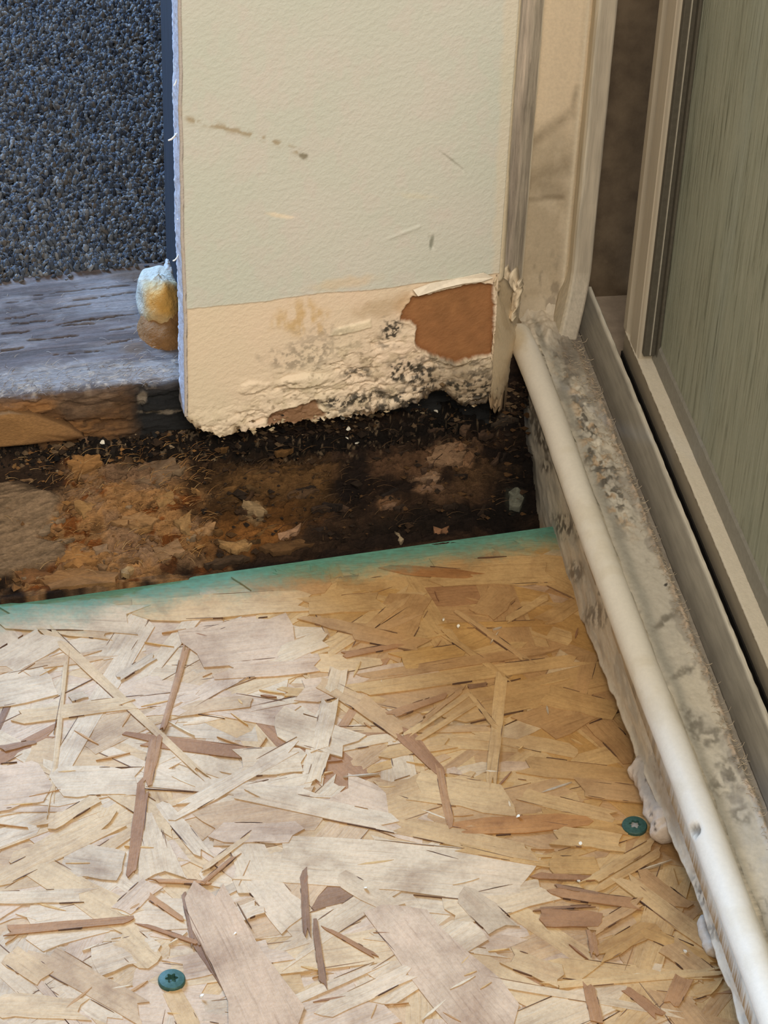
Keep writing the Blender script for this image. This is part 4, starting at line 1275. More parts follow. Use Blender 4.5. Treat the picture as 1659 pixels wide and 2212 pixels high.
def build_frame():
    root = empty('door_frame', (0.02, -0.05, 0.0))
    tag(root, 'grimy cream and grey door frame, upright jamb joined to the low sill', 'door frame')
    parts = []
    # --- sill flat with dust, smears and mould
    xs = np.linspace(0.0030, 0.0310, 76); ys = np.concatenate([np.linspace(-0.42, -0.31, 8), np.linspace(-0.305, JY + .006, 760)])
    X, Y = np.meshgrid(xs, ys, indexing='ij')
    Z = np.full(X.shape, SZ)
    P = np.stack([X, Y, Z], -1); px, py = pix(P)
    s, t = X * 1000, Y * 1000
    h = (fbm(s / 6, t / 12, 3) - .5) * .0010 + (fbm(s / 1.6, t / 2.2, 4, 3) - .5) * .0004
    ridge = np.exp(-((X - .0265 - .0012 * (fbm(t / 20, t * 0, 6) - .5) * 2) / .0011) ** 2)
    h += ridge * (.0004 + .0016 * fbm(t / 1.4, s / 2, 5, 3)) * sm(.06, .02, Y)
    lump = blob(px, py, 1170, 700, 46, 60, 20, .5, .4, 30, 7)
    h += lump * .005 * (fbm(s / 4, t / 6, 8) + .2)
    deb = np.clip(blob(px, py, 1310, 1030, 26, 110, -25, .5, .5, 24, 9) + blob(px, py, 1262, 890, 20, 70, -25, .5, .5, 24, 10) * .8 + blob(px, py, 1215, 780, 26, 50, -20, .5, .5, 20, 11) * .6, 0, 1)
    h += deb * (fbm(s / 1.8, t / 2.6, 12, 3, .6) - .35) * .0028
    P[..., 2] += h
    P[..., 2] += sm(JY - .008, JY + .004, Y) * .004
    c = np.zeros(P.shape) + lin(192, 184, 168)
    c = mix(c, lin(206, 196, 176), sm(.45, .65, fbm(s / 9, t / 16, 13)) * .8)
    c = mix(c, lin(150, 142, 130), sm(.56, .7, fbm(s / 5, t / 10, 14)) * .7)
    c = mix(c, lin(150, 146, 134), np.exp(-((X - .0125 - .003 * fbm(t / 30, t * 0, 15)) / .0022) ** 2) * .75)       # grey band running beside the rod
    c = mix(c, lin(126, 116, 104), sm(.0245, .0275, X + (fbm(t / 8, s * 0, 16) - .5) * .003) * .8)
    c = mix(c, lin(196, 172, 146), ridge * sm(.45, .6, fbm(t / 2, s, 17)) * .8)
    spots = sm(.52, .64, fbm(s / 2.6, t / 4.2, 18, 3, .6))
    c = mix(c, lin(84, 78, 68), deb * spots * .85)
    c = mix(c, lin(186, 158, 124), deb * sm(.55, .66, fbm(s / 2.2, t / 3, 19)) * .7)
    for (bx, by, rx, ry) in [(1435, 1338, 24, 8), (1425, 1350, 18, 6), (1500, 1570, 22, 18), (1530, 1590, 30, 22), (1580, 1660, 26, 34), (1480, 1540, 10, 20), (1560, 1700, 30, 20),
                             (1640, 1960, 20, 16), (1580, 1840, 8, 8), (1270, 1000, 8, 12), (1480, 1450, 26, 8), (1600, 1760, 18, 18)]:
        c = mix(c, lin(112, 105, 92), blob(px, py, bx, by, rx, ry, -28, .7, .8, 12, int(bx)) * .75 * sm(.3, .6, fbm(s / 2, t / 3, 66, 3)))
    c = mix(c, lin(64, 60, 54), blob(px, py, 1438, 1263, 4, 3, 0, .3, .5, 6, 77))
    c = mix(c, lin(104, 96, 86), blob(px, py, 1235, 750, 34, 60, -24, .6, .5, 24, 20) * .75)
    c = mix(c, lin(206, 192, 170), lump * .8)
    c = mix(c, lin(122, 118, 106), blob(px, py, 1165, 735, 8, 36, -20, .5, .4, 20, 21) * .7)
    parts.append(grid('sill_flat', P, M['frame'], None, c, back=(0, 0, -.012), flip=False))
    # --- ragged inner face of the sill
    ey = [-.42, -.264, -.219, -.165, -.111, -.078, -.045, -.02, 0, .023, .06, .082, .11]
    ez = [.012, .012, .0115, .0095, .0070, .003, -.003, -.009, -.0144, -.0154, -.0106, -.0118, -.016]
    ys = np.concatenate([np.linspace(-0.42, -0.31, 8), np.linspace(-0.305, .086, 820)])
    vs = np.linspace(0, 1, 56)
    Yg, Vg = np.meshgrid(ys, vs, indexing='ij')
    t = Yg * 1000
    bot = np.interp(Yg, ey, ez) + (fbm(t / 9, t * 0, 23, 4, .5) - .5) * .0035
    top = SZ + .0022
    Zg = bot + (top - bot) * Vg
    z = Zg * 1000
    Xg = np.full(Yg.shape, .0032) - .0012 * (1 - Vg) ** 3 + .0032 * sm(-.10, -.24, Yg)
    P = np.stack([Xg, Yg, Zg], -1); px, py = pix(P)
    h = (fbm(t / 14, z / 6, 24) - .5) * .0016 + (fbm(t / 2, z / 2, 25) - .5) * .0003
    lipm = np.exp(-(Vg / .06) ** 2)
    h += lipm * .0006 * (.5 + fbm(t / 9, t * 0, 26))
    P[..., 0] -= h
    P[..., 0] += .003 * sm(.9, 1.0, Vg)
    c = np.zeros(P.shape) + lin(202, 190, 168)
    c = mix(c, lin(178, 170, 154), sm(.45, .6, fbm(t / 16, z / 9, 27)) * .8)
    c = mix(c, lin(214, 202, 180), sm(.55, .68, fbm(t / 9, z / 5, 28)) * .6)
    c = mix(c, lin(188, 160, 124), np.clip(1 - sm(.0, .16, Vg + (fbm(t / 5, t * 0, 29) - .5) * .1), 0, 1) * sm(-.12, -.02, Yg) * .9)
    c = mix(c, lin(212, 202, 182), np.clip(1 - sm(.0, .10, Vg), 0, 1) * (1 - sm(-.12, -.02, Yg)) * .9)
    for (bx, by, rx, ry, a) in [(1180, 1005, 12, 16, .9), (1215, 1130, 18, 26, .8), (1235, 1150, 24, 20, .6), (1150, 900, 16, 70, .8), (1172, 960, 8, 30, .9), (1290, 1330, 26, 26, .7), (1245, 1235, 16, 22, .7),
                                (1300, 1280, 12, 12, .7), (1410, 1570, 8, 60, .5), (1420, 1660, 7, 40, .5), (1530, 1940, 18, 34, .9), (1565, 2020, 14, 20, .9), (1545, 2010, 22, 16, .6), (1505, 1905, 20, 22, .5), (1500, 1850, 4, 26, .9)]:
        c = mix(c, lin(92, 82, 70), blob(px, py, bx, by, rx, ry, -22, .6, .6, 14, int(bx + by)) * a * sm(.40, .56, fbm(t / 2.2, z / 2.6, 30, 3)))
    c = mix(c, lin(150, 128, 100), blob(px, py, 1440, 1720, 16, 70, -20, .6, .5, 20, 31) * .6)
    parts.append(grid('sill_face', P, M['frame'], None, c, back=(.004, 0, 0), flip=True))
    # core below the flat, coloured dark for the shade under the ragged lip
    parts.append(box('sill_core', (.0110, -.42, -.02), (.030, .118, SZ - .006), M['dark']))
    # --- track rail: slanted face, rounded top edge, drop to the channel
    n = 340
    prof = [(.0296, SZ - .004), (.0296, SZ + .0006), (.0306, SZ + .0016), (.0345, SZ + .0048), (.0372, SZ + .0078), (.0382, SZ + .0084), (.0392, SZ + .0082), (.0398, SZ + .0072), (.0398, SZ - .018), (.0296, SZ - .018)]
    ys = np.linspace(-.42, .1105, n)
    V = []; C = []
    for i, y in enumerate(ys):
        lowr = float(sm(.092, .112, np.array(y)))
        for j, (x, zz) in enumerate(prof):
            wv = (vnoise(np.array(y * 260.), np.array(j * 3.1), 5) - .5) * .0004
            V.append((x + wv * .5, y, zz + wv if j not in (8, 9) else zz))
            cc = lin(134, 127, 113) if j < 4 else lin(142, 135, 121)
            if j in (5, 6): cc = lin(206, 198, 180)  # highlight along the rounded top edge, painted pale
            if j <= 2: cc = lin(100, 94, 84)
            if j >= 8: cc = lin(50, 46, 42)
            nn = float(fbm(np.array(y * 70.), np.array(j * .9), 9))
            C.append(cc * (.8 + .4 * nn))
    k = len(prof); Fc = []
    for i in range(n - 1):
        for j in range(k):
            a = i * k + j; b = i * k + (j + 1) % k
            Fc.append((a, a + k, b + k, b))
    Fc += [tuple(range(k)), tuple((n - 1) * k + j for j in range(k))[::-1]]
    parts.append(mesh_np('track_rail', V, Fc, M['alu'], None, C, False))
    # fuzz along the dirt line
    rr = random.Random(9)
    V = []; Fc = []
    for i in range(900):
        y = rr.uniform(-.30, .085)
        x = .0262 + rr.gauss(0, .0010) if rr.random() < .75 else .0215 + rr.gauss(0, .002)
        if x < .0245 and not (-.03 < y < .075): continue
        p = np.array([x, y, SZ + .0004 + rr.uniform(0, .0012)]); a = rr.uniform(0, 6.28); L = rr.uniform(.0008, .0032); r = rr.uniform(.00006, .00012)
        d = np.array([math.cos(a), math.sin(a), rr.uniform(-.1, .6)]); o = len(V)
        sd = np.cross(d, UP); sd /= np.linalg.norm(sd)
        for tq, cv in ((0, 0), (.5, .3), (1, 0)):
            q = p + d * L * tq + sd * L * cv
            V += [q + sd * r, q - sd * r * .5 + UP * r, q - sd * r * .5 - UP * r]
        for j in range(2):
            Fc += [(o + j * 3 + q, o + j * 3 + (q + 1) % 3, o + j * 3 + 3 + (q + 1) % 3, o + j * 3 + 3 + q) for q in range(3)]
    fz = mesh_np('lint', V, Fc, M['fuzz'], None, None, False); fz['kind'] = 'stuff'
    parts.append(fz)
    # --- channel between track and door
    parts.append(box('channel_floor', (.0398, -.42, .004), (.062, .088, .012), M['dark']))  # coloured near black for the shade of the deep channel
    parts.append(box('corner_key', (.0385, .070, .012), (.0600, .1185, .0345), M['chan'], bevel=.0008))
    # --- jamb: flat panel
    xs = np.linspace(.0035, .0285, 60); zs = np.linspace(SZ - .002, .40, 520)
    Xg, Zg = np.meshgrid(xs, zs, indexing='ij')
    s, z = Xg * 1000, Zg * 1000
    P = np.stack([Xg, np.full(Xg.shape, JY), Zg], -1); px, py = pix(P)
    h = (fbm(s / 8, z / 16, 40) - .5) * .0010 * sm(.16, .10, Zg)
    edge_r = np.exp(-((Xg - .0246) / .0016) ** 2)
    h += edge_r * .0016
    sag = np.zeros(px.shape)
    for (x0, y0, x1, y1, w_) in [(1150, 310, 1235, 245, 10), (1235, 245, 1246, 190, 5), (1142, 433, 1215, 428, 5), (1145, 390, 1230, 360, 16)]:
        ex, ey_ = x1 - x0, y1 - y0; L2 = ex * ex + ey_ * ey_
        q = np.clip(((px - x0) * ex + (py - y0) * ey_) / L2, 0, 1)
        sag = np.maximum(sag, 1 - sm(0, w_ * 2.2, np.hypot(px - x0 - q * ex, py - y0 - q * ey_)))
    h -= sag * .0003
    # cove where it meets the sill
    cove = np.clip((SZ + .011 - Zg) / .011, 0, 1)
    h += cove ** 2 * .008
    P[..., 1] -= h
    c = np.zeros(P.shape) + lin(228, 209, 180)
    low = sm(240, 330, py + (fbm(s / 6, z / 10, 41) - .5) * 60)
    c = mix(c, lin(186, 170, 144), low * .85)
    c = mix(c, lin(206, 190, 164), sm(.5, .66, fbm(s / 6, z / 9, 42)) * low * .8)
    c = mix(c, lin(150, 134, 110), np.clip(sag * .6 * (.4 + fbm(s / 3, z / 3, 45)) + blob(px, py, 1190, 412, 36, 16, 0, .6, .4, 20, 43) * .5, 0, 1))
    c = mix(c, lin(226, 212, 186), edge_r * .8)
    c = mix(c, lin(150, 136, 114), sm(600, 680, py) * .5)
    c = mix(c, lin(120, 108, 92), sm(.56, .7, fbm(s / 3, z / 6, 44)) * sm(480, 640, py) * .5)
    parts.append(grid('jamb_panel', P, M['frame'], None, c, back=(0, .012, 0), flip=False))
    # --- jamb: raised stop with rounded nose, swelling towards the sill joint
    n = 300; zs = np.linspace(SZ - .001, .40, n)
    prof = [(.0258, .0040), (.0261, -.0010), (.0266, -.0052), (.0274, -.0066), (.0290, -.0060), (.0342, -.0062), (.0350, -.0058), (.0354, -.0046), (.0354, .018), (.0262, .018)]
    V = []; C = []
    for i, zz in enumerate(zs):
        b = float(np.clip((SZ + .024 - zz) / .024, 0, 1)) ** 1.6
        for j, (x, dy) in enumerate(prof):
            nn = float(fbm(np.array(zz * 60.), np.array(j * .9), 12))
            xx = x - b * .0075 * (1 if j < 8 else 0) + (.0005 * (nn - .5))
            V.append((xx, JY + dy - (b * .016 if j < 8 else 0), zz))
            cc = lin(188, 176, 156)
            if j in (0, 1, 2): cc = lin(206, 192, 166)
            if j in (3,): cc = lin(214, 202, 180)  # highlight of the left edge, put into the colour
            if j in (6, 7): cc = lin(150, 138, 120)
            C.append(cc * (.84 + .32 * nn) * (1 - .22 * b))
    k = len(prof); Fc = []
    for i in range(n - 1):
        for j in range(k):
            a = i * k + j; b = i * k + (j + 1) % k
            Fc.append((a, b, b + k, a + k))
    Fc += [tuple(range(k))[::-1], tuple((n - 1) * k + j for j in range(k))]
    parts.append(mesh_np('jamb_stop', V, Fc, M['aluv'], None, C, False))
    # --- jamb: dark channel behind the stop
    parts.append(box('jamb_channel', (.0350, .1180, .020), (.0850, .130, .40), M['brown']))
    # --- jamb: streaky flange on the wall side
    n = 300; zs = np.linspace(SZ - .003, .40, n)
    prof = [(-.0115, .016), (-.0110, -.0020), (-.0085, -.0062), (-.0070, -.0085), (-.0020, -.0095), (.0015, -.0092), (.0042, -.0085), (.0052, -.0070), (.0054, -.004), (.0054, .016)]
    V = []; C = []
    for i, zz in enumerate(zs):
        b = float(np.clip((SZ + .03 - zz) / .03, 0, 1))
        for j, (x, dy) in enumerate(prof):
            nn = float(fbm(np.array(zz * 25.), np.array(j * 2.3), 15)); n2 = float(fbm(np.array(zz * 160.), np.array(j * 1.3), 16))
            V.append((x + (nn - .5) * .0008, JY + dy + (n2 - .5) * .0008 * (1 + b * 1.5), zz))
            cc = [lin(120, 114, 102), lin(124, 118, 106), lin(150, 142, 128), lin(206, 194, 176), lin(200, 184, 166), lin(172, 160, 142), lin(164, 152, 134), lin(234, 222, 196), lin(236, 224, 200), lin(210, 196, 170)][j]  # wall side darkened for the shadow of the gap, painted in
            cc = cc * (.55 + .9 * nn)
            if b > 0: cc = cc * (1 - b * .6) + lin(206, 192, 166) * b * .6
            C.append(cc)
    k = len(prof); Fc = []
    for i in range(n - 1):
        for j in range(k):
            a = i * k + j; b = i * k + (j + 1) % k
            Fc.append((a, b, b + k, a + k))
    Fc += [tuple(range(k))[::-1], tuple((n - 1) * k + j for j in range(k))]
    parts.append(mesh_np('jamb_flange', V, Fc, M['flange'], None, C, True))
    adopt(root, *parts)


build_frame()


# ================================================================== CORNER FILLER (caulk between wall and frame)
def build_filler():
    root = empty('corner_caulk', (-0.012, 0.06, 0.03))
    tag(root, 'cracked cream caulk and torn tape filling the wall to frame corner', 'caulk')
    rr = np.linspace(0, 1, 30); zs = np.linspace(0.026, 0.0995, 130)
    A, Z = np.meshgrid(rr, zs, indexing='ij')
    ra, za = A * 10, Z * 1000
    a0 = W0 + WD * (WU - .0006); b0 = np.array([.0022, .0850, 0])
    mid = np.array([-.0068, .054, 0])
    X = ((1 - A) ** 2)[..., None] * a0 + (2 * A * (1 - A))[..., None] * mid + (A ** 2)[..., None] * b0
    tz = (Z - .026) / (.0995 - .026)
    lo = .034 - .034 * A + (fbm(ra * 1.3, za * 0, 3, 4, .65) - .5) * .010
    X[..., 2] = lo + (.0975 - .052 * A - lo) * tz
    h = (fbm(ra / 3, za / 9, 5) - .5) * .0026 + (fbm(ra, za / 2, 6) - .5) * .0010
    top = sm(.086, .094, Z)
    h += top * (fbm(ra / 2, za / 4, 7) - .3) * .005
    nrm = np.array([-.75, -.65, 0])
    P = X + h[..., None] * nrm
    px, py = pix(P)
    c = np.zeros(P.shape) + lin(218, 198, 166)
    c = mix(c, lin(196, 172, 138), sm(.5, .66, fbm(ra / 3, za / 8, 8)) * .6)
    c = mix(c, lin(140, 114, 84), sm(.042, .030, Z + (fbm(ra, za / 4, 9) - .5) * .008) * .8)
    c = mix(c, lin(84, 70, 54), sm(.58, .7, fbm(ra / 1.2, za / 2, 10)) * sm(.048, .036, Z) * .8)
    o = grid('caulk_fillet', P, M['frame'], None, c, back=(.002, .003, 0), flip=True)
    # crumpled tape at the top of the fillet
    rows = []
    C = []
    n1, n2 = 34, 26
    U, V_ = np.meshgrid(np.linspace(0, 1, n1), np.linspace(0, 1, n2), indexing='ij')
    p00, p10, p01, p11 = (1068, 672), (1112, 694), (1080, 596), (1126, 600)
    pxg = (1 - U) * (1 - V_) * p00[0] + U * (1 - V_) * p10[0] + (1 - U) * V_ * p01[0] + U * V_ * p11[0]
    pyg = (1 - U) * (1 - V_) * p00[1] + U * (1 - V_) * p10[1] + (1 - U) * V_ * p01[1] + U * V_ * p11[1]
    pyg = pyg + V_ ** 3 * (fbm(U * 5, U * 0, 21, 3, .6) - .5) * 60; pxg = pxg + U ** 3 * (fbm(V_ * 5, V_ * 0, 22) - .5) * 26
    pl0 = np.array([-.012, .060, 0]); nn = np.array([-.55, -.83, 0]) / np.linalg.norm([.55, .83])
    G = np.array([[on_plane(pxg[i, j], pyg[i, j], pl0, nn) for j in range(n2)] for i in range(n1)])
    hh = (fbm(U * 4, V_ * 4, 12, 4) - .5) * .0035 + (1 - np.abs(fbm(U * 3, V_ * 6, 13) - .5) * 6) * .0005
    G = G + hh[..., None] * nn
    cc = np.zeros(G.shape) + lin(230, 212, 182)
    cc = mix(cc, lin(160, 142, 116), sm(.5, .68, fbm(U * 6, V_ * 8, 14)) * .6)
    o2 = grid('crumpled_tape', G, M['frame'], None, cc, back=-nn * .004)
    # sliver of dried caulk standing between wall edge and jamb
    zs = np.linspace(.093, .40, 200); V = []; Fc = []
    for i, zz in enumerate(zs):
        wv = float(fbm(np.array(zz * 90.), np.array(0.), 17) - .5) * .0012
        wd = .0022 + .0012 * float(sm(.16, .095, np.array(zz)))
        q = W0 + WD * (WU + wv * .4)
        for uu, dd in ((-.0006, .0004), (wd * .5, .0012), (wd, .004), (wd, .010), (-.0006, .010)):
            r = q + WD * uu - WN * (dd + wv * .5); V.append((r[0], r[1], zz))
    for i in range(len(zs) - 1):
        for j in range(5):
            a = i * 5 + j; b = i * 5 + (j + 1) % 5
            Fc.append((a, b, b + 5, a + 5))
    Fc += [(4, 3, 2, 1, 0), tuple((len(zs) - 1) * 5 + j for j in range(5))]
    o3 = mesh_np('caulk_bead', V, Fc, plain('edge_caulk', (214, 198, 170), .7, .1, 300, 700, .4, .0005), None, None, True)
    adopt(root, o, o2, o3)


build_filler()


# ================================================================== FOAM ROD
def build_rod():
    cl = [(1116, 716), (1124, 730), (1150, 790), (1196, 910), (1240, 1040), (1290, 1178), (1338, 1305), (1391, 1448), (1456, 1610), (1528, 1800), (1597, 1985), (1668, 2176), (1735, 2360)]
    zc = SZ + .0052
    W = np.array([on_z(x, y, zc) for x, y in cl])
    # resample
    L = np.concatenate([[0], np.cumsum(np.linalg.norm(np.diff(W, axis=0), axis=1))])
    n = 380; k = 26
    s = np.linspace(0, L[-1], n)
    C0 = np.stack([np.interp(s, L, W[:, i]) for i in range(3)], 1)
    ker = np.ones(25) / 25
    for i in range(2):
        pad = np.pad(C0[:, i], 12, mode='reflect', reflect_type='odd')
        C0[:, i] = np.convolve(pad, ker, 'valid')
    V = []; C = []
    d0, d1 = on_z(1500, 1790, zc), on_z(1512, 1804, zc)
    for i in range(n):
        r = .0054
        if i == 0: r = .0030
        if i == 1: r = .0046
        for j in range(k):
            a = 2 * math.pi * j / k
            rr_ = r + (float(fbm(np.array(s[i] * 120.), np.array(j * .5), 4)) - .5) * .0003
            p = C0[i] + np.array([math.cos(a) * rr_, 0, math.sin(a) * rr_])
            V.append(p)
    V = np.array(V)
    px, py = pix(V)
    nick = blob(px, py, 1502, 1792, 13, 9, 55, .35, .5, 10, 5) * (px < 1530)
    fr = (V[:, 0] < np.repeat(C0[:, 0], k) + .001)
    nick = nick * fr
    V[:, 0] += nick * .0012; V[:, 2] -= nick * .0006
    c = np.zeros((len(V), 3)) + lin(222, 214, 198)
    c = mix(c, lin(196, 178, 146), blob(px, py, 1120, 735, 16, 26, 0, .6, .5, 12, 6) * .8)
    c = mix(c, lin(120, 112, 98), nick * .9)
    c = mix(c, lin(208, 196, 172), sm(.55, .7, fbm(V[:, 1] * 80, V[:, 2] * 200, 7)) * .4)
    Fc = []
    for i in range(n - 1):
        for j in range(k):
            a = i * k + j; b = i * k + (j + 1) % k
            Fc.append((a, b, b + k, a + k))
    Fc += [tuple(range(k))[::-1], tuple((n - 1) * k + j for j in range(k))]
    o = mesh_np('foam_rod', V, Fc, M['rod'], None, c, True)
    tag(o, 'round cream backer rod lying along the sill edge', 'foam rod')


build_rod()


# ================================================================== DOOR
def build_door():
    d = empty('door_1', (.058, -.1, .01))
    tag(d, 'green wood grained door with cream bottom rail, closed against the frame', 'door', kind='structure')
    XR = .0432; ZT = .0510; YS0, YS1 = .0425, .0690
    XD = .0504
    pn = box('door_panel', (XD, -.45, .014), (XD + .03, YS1 - .001, .40), M['door'])
    # bottom rail: face and dusty ledge
    rf = box('bottom_rail', (XR, -.45, .0125), (XD - .0003, .0660, ZT - .0008), M['railface'], bevel=.0006)
    # ledge carrying pale dust, slightly rough
    ys = np.linspace(-.45, .0650, 420); xs = np.linspace(XR - .0002, XR + .0062, 10)
    X, Y = np.meshgrid(xs, ys, indexing='ij')
    Z = ZT + (fbm(X * 700, Y * 500, 5, 3) - .5) * .0004
    lg = grid('rail_ledge', np.stack([X, Y, Z], -1), M['rail'], None, None, back=(0, 0, -.0012))
    sl = box('gap_shade_strip', (XR - .0006, -.45, .0125), (XR + .001, .066, .0400), M['dark'])  # dark strip added to draw the shaded gap beside the track
    # gasket along the ledge
    n = 300; ys = np.linspace(-.45, YS0, n)
    V = []
    for y in ys:
        w_ = float(fbm(np.array(y * 300.), np.array(0.), 8) - .5) * .0008
        V += [(XR + .0058, y, ZT - .002), (XR + .0058 + w_ * .3, y, ZT + .0006), (XR + .0064, y, ZT + .0080 + w_), (XD + .0002, y, ZT + .0095 + w_), (XD + .0002, y, ZT - .002)]
    Fc = []
    for i in range(n - 1):
        for j in range(5):
            a = i * 5 + j; b = i * 5 + (j + 1) % 5
            Fc.append((a, a + 5, b + 5, b))
    Fc += [(0, 1, 2, 3, 4), tuple((n - 1) * 5 + j for j in range(5))[::-1]]
    gk = mesh_np('rail_gasket', V, Fc, plain('rail_gasket_grey', (140, 136, 124), .6, .12, 500, 900, .3, .0003), None, None, False)
    # stile with two flutes
    prof = [(XD, YS1), (XR + .0004, YS1), (XR, YS1 - .0006), (XR - .0002, YS1 - .0060), (XR + .0016, YS1 - .0085), (XR + .0018, YS1 - .0110), (XR - .0001, YS1 - .0130), (XR - .0001, YS0 + .0034),
            (XR + .0010, YS0 + .0026), (XR + .0010, YS0 + .0014), (XR, YS0 + .0008), (XR + .0004, YS0), (XD, YS0)]
    V = [(x, y, z) for z in (ZT - .0004, .40) for x, y in prof]; k = len(prof)
    Fc = [(j, (j + 1) % k, k + (j + 1) % k, k + j) for j in range(k)] + [tuple(range(k))[::-1], tuple(range(k, 2 * k))]
    st = mesh_np('stile', V, Fc, M['stile'], None, None, False)
    # gasket lines next to the stile
    g1 = box('stile_gasket', (XR + .0012, YS0 - .0030, ZT + .003), (XD, YS0 + .0002, .40), M['gasket'], bevel=.0005)
    g2 = box('gasket_lip', (XR + .0036, YS0 - .0038, ZT + .004), (XR + .0040, YS0 - .0028, .40), plain('lip_grey', (170, 164, 148), .5))
    g3 = box('gasket_foot', (XR + .0058, YS0 - .0060, ZT + .004), (XD, YS0 - .0028, .40), M['gasket'], bevel=.0005)
    adopt(d, pn, rf, st)
    for q, pr in ((lg, rf), (sl, rf), (gk, rf), (g1, st), (g3, st), (g2, st)):
        q.parent = pr


build_door()


# ================================================================== SMALL THINGS
def build_screw(px, py, label, rot, dust):
    c = on_z(px, py, .001)
    root = empty('screw', (c[0], c[1], .0004))
    tag(root, label, 'screw', 'deck screws in the floor panel')
    n = 40; r0 = .0044
    V = []; Fc = []
    prof = [(1.0, -.0004), (1.0, .0007), (.93, .0011), (.52, .0013)]
    for i, (r, z) in enumerate(prof):
        for j in range(n):
            V.append((math.cos(2 * math.pi * j / n) * r * r0, math.sin(2 * math.pi * j / n) * r * r0, z))
    # star recess: six points, sunk
    def star(j, ro, ri): return ro if True else ri
    for z, sc in ((.0013, 1.0), (-.0002, .86)):
        for j in range(n):
            a = 2 * math.pi * j / n
            rr_ = r0 * (.40 + .09 * math.cos(6 * (a + rot))) * sc
            V.append((math.cos(a) * rr_, math.sin(a) * rr_, z))
    for i in range(5):
        for j in range(n):
            Fc.append((i * n + j, i * n + (j + 1) % n, (i + 1) * n + (j + 1) % n, (i + 1) * n + j))
    h = mesh_np('screw_head', V, Fc, M['screw'], root, None, False)
    V2 = [(math.cos(2 * math.pi * j / n) * r0 * .44, math.sin(2 * math.pi * j / n) * r0 * .44, -.0002 + dust) for j in range(n)] + [(0, 0, .0003 + dust)]
    mesh_np('recess_dust', V2, [(j, (j + 1) % n, n) for j in range(n)], M['dust'] if dust else M['screw'], h, None, False)


build_screw(1371, 1783, 'green screw head by the putty lump, its star recess full of dust', .3, .0006)
build_screw(371, 2116, 'green screw head near the bottom left, above a yellow strand', .0, 0.0)


def build_putty():
    cl = [(1382, 1640), (1378, 1668), (1392, 1695), (1396, 1725), (1412, 1760), (1424, 1795), (1434, 1815)]
    hw = [.0030, .0052, .0048, .0040, .0048, .0050, .0040]
    W = np.array([on_z(x, y, .004) for x, y in cl])
    n = 70; k = 30
    t = np.linspace(0, len(cl) - 1, n)
    C0 = np.stack([np.interp(t, range(len(cl)), W[:, i]) for i in range(3)], 1)
    hwI = np.interp(t, range(len(cl)), hw) * np.clip(np.minimum(t / .25, (len(cl) - 1 - t) / .25), .12, 1) ** .5
    V = np.zeros((n, k, 3)); C = np.zeros((n, k, 3))
    for j in range(k):
        a = 2 * math.pi * j / k
        nz = fbm(t * 1.3, np.full(n, math.cos(a) * 1.6 + 4 + math.sin(a)), 5, 4)
        r = hwI * (.62 + .62 * nz + .28 * fbm(t * 5, np.full(n, math.cos(a) * 4 + math.sin(a) * 3), 9, 3))
        V[:, j, 0] = C0[:, 0] + np.cos(a) * r + .002
        V[:, j, 1] = C0[:, 1]
        V[:, j, 2] = np.maximum(.0036 + np.sin(a) * r * .95 + .0015, .0004)
    V = V.reshape(-1, 3)
    px, py = pix(V)
    c = np.zeros((len(V), 3)) + lin(206, 190, 172)
    c = mix(c, lin(158, 150, 140), np.clip(blob(px, py, 1400, 1690, 20, 60, -20, .5, .4, 16, 4) * .9, 0, 1))
    for (bx, by) in [(1405, 1758), (1415, 1780), (1417, 1792), (1398, 1685)]:
        c = mix(c, lin(92, 80, 70), blob(px, py, bx, by, 5, 3, 20, .4, .5, 6, bx))
    Fc = []
    for i in range(n - 1):
        for j in range(k):
            a = i * k + j; b = i * k + (j + 1) % k
            Fc.append((a, b, b + k, a + k))
    Fc += [tuple(range(k))[::-1], tuple((n - 1) * k + j for j in range(k))]
    o = mesh_np('putty_lump', V, Fc, M['putty'], None, c, True)
    tag(o, 'pinkish white lump of squeezed out putty on the floor against the sill', 'putty')
    # smaller squeeze-out farther forward
    V = []; Fc = []
    q = [on_z(x, y, .003) for x, y in [(1512, 1976), (1518, 2010), (1530, 2040), (1540, 2062)]]
    n = 24; k = 16; W = np.array(q); t = np.linspace(0, 3, n)
    C0 = np.stack([np.interp(t, range(4), W[:, i]) for i in range(3)], 1)
    for i in range(n):
        e = max(.15, min(1, t[i] / .4, (3 - t[i]) / .4)) ** .5
        for j in range(k):
            a = 2 * math.pi * j / k
            r = .0024 * e * (.7 + .6 * float(fbm(np.array(t[i] * 2), np.array(math.cos(a) * 2 + 3), 7)))
            V.append((C0[i, 0] + math.cos(a) * r + .001, C0[i, 1], max(.0004, .0022 + math.sin(a) * r)))
    for i in range(n - 1):
        for j in range(k):
            a = i * k + j; b = i * k + (j + 1) % k
            Fc.append((a, b, b + k, a + k))
    Fc += [tuple(range(k))[::-1], tuple((n - 1) * k + j for j in range(k))]
    c = np.zeros((len(V), 3)) + lin(196, 182, 164)
    o = mesh_np('putty_crumb', V, Fc, M['putty'], None, c, True)
    tag(o, 'small thin ridge of pale putty under the sill, farther forward than the lump', 'putty')


build_putty()


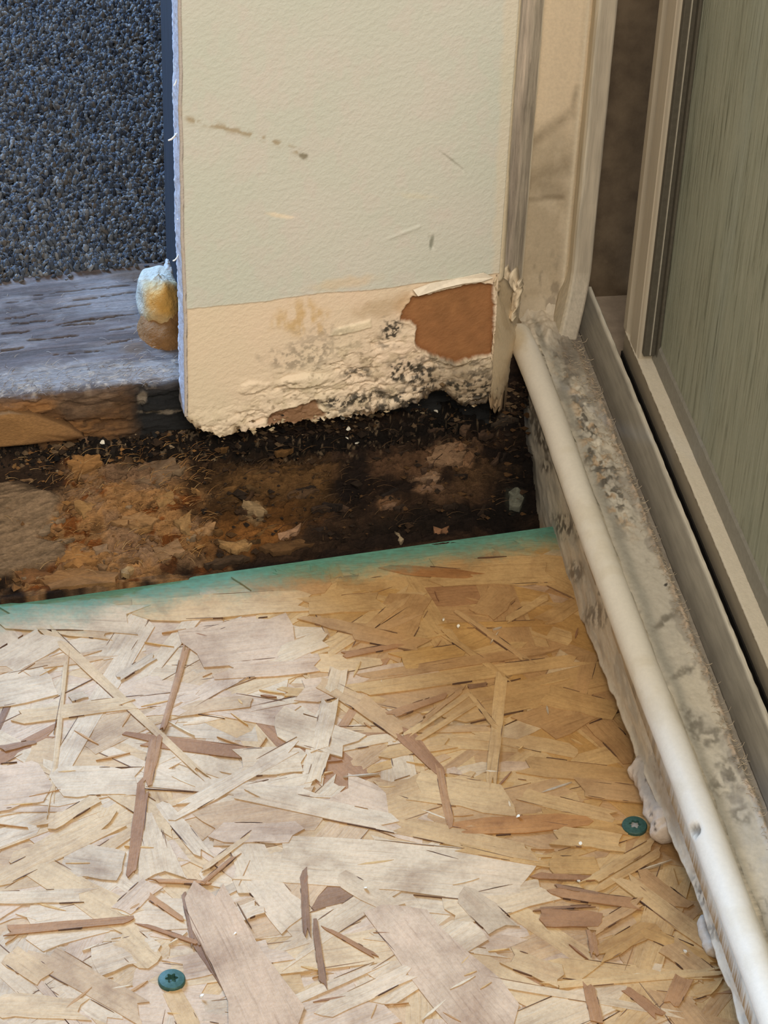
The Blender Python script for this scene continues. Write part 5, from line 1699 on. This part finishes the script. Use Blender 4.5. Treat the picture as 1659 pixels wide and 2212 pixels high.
def build_chips():
    """white flecks of paint and plaster lying about"""
    spots = [(740, 914, 9, 'r', 'white paint chip on the black rot under the brown tear'), (752, 938, 8, 'r', 'second white paint chip on the rot, just below the first'),
             (749, 958, 7, 'r', 'small pale chip on the black rot, third in the short column'), (770, 969, 9, 'r', 'flat pale chip lowest of the column on the black rot'),
             (942, 900, 9, 'r', 'pale chip high on the black rot near the corner'), (222, 967, 9, 'r', 'cream chip on the dark crumbs below the grey plate'),
             (1010, 862, 7, 'r', 'tiny white chip at the wall foot near the corner')]
    rr = random.Random(12)

    def chip(px, py, size, on, label, grp=None):
        q = on_rot(px, py) + np.array([0, 0, .0028]) if on == 'r' else on_z(px, py, .0012)
        r = size / 5200. * .98 / 2
        V = []
        n = 6
        for z in (.0003, -.0003):
            for j in range(n):
                a = 2 * math.pi * j / n; e = rr.uniform(.6, 1.25)
                V.append((math.cos(a) * r * e * 1.2, math.sin(a) * r * e, z + math.sin(a) * r * .5))
        Fc = [tuple(range(n)), tuple(range(2 * n - 1, n - 1, -1))] + [(j, n + j, n + (j + 1) % n, (j + 1) % n) for j in range(n)]
        o = mesh_np('paint_chip', V, Fc, M['chip'], None, None, False)
        o.location = q; o.rotation_euler = (rr.uniform(-.3, .3), rr.uniform(-.3, .3), rr.uniform(0, 6))
        tag(o, label, 'paint chip', grp)
    for s in spots: chip(*s, grp='paint chips on the rotten timber')
    for x, y, lb in [(958, 1338, 'tiny white plaster speck on the floor near the wall side corner, left one of two'),
                     (990, 1352, 'tiny white plaster speck on the floor near the wall side corner, right one of two'),
                     (1254, 1822, 'tiny white plaster speck left of the dusty screw and nearest to it'),
                     (1119, 1763, 'tiny white plaster speck on straw strands above the orange lens strand'),
                     (1250, 1903, 'tiny white plaster speck beside the dark brown strands, right of the floor'),
                     (790, 1918, 'tiny white plaster speck on the wide pale strand in the floor middle'),
                     (507, 2017, 'tiny white plaster speck on the broad tan strand near the bottom'),
                     (436, 2151, 'tiny white plaster speck right of the lower left screw'),
                     (1480, 2055, 'tiny white plaster speck on the floor below the sill, bottom right')]:
        chip(x, y, 6, 'f', lb, 'plaster specks on the floor')


build_chips()
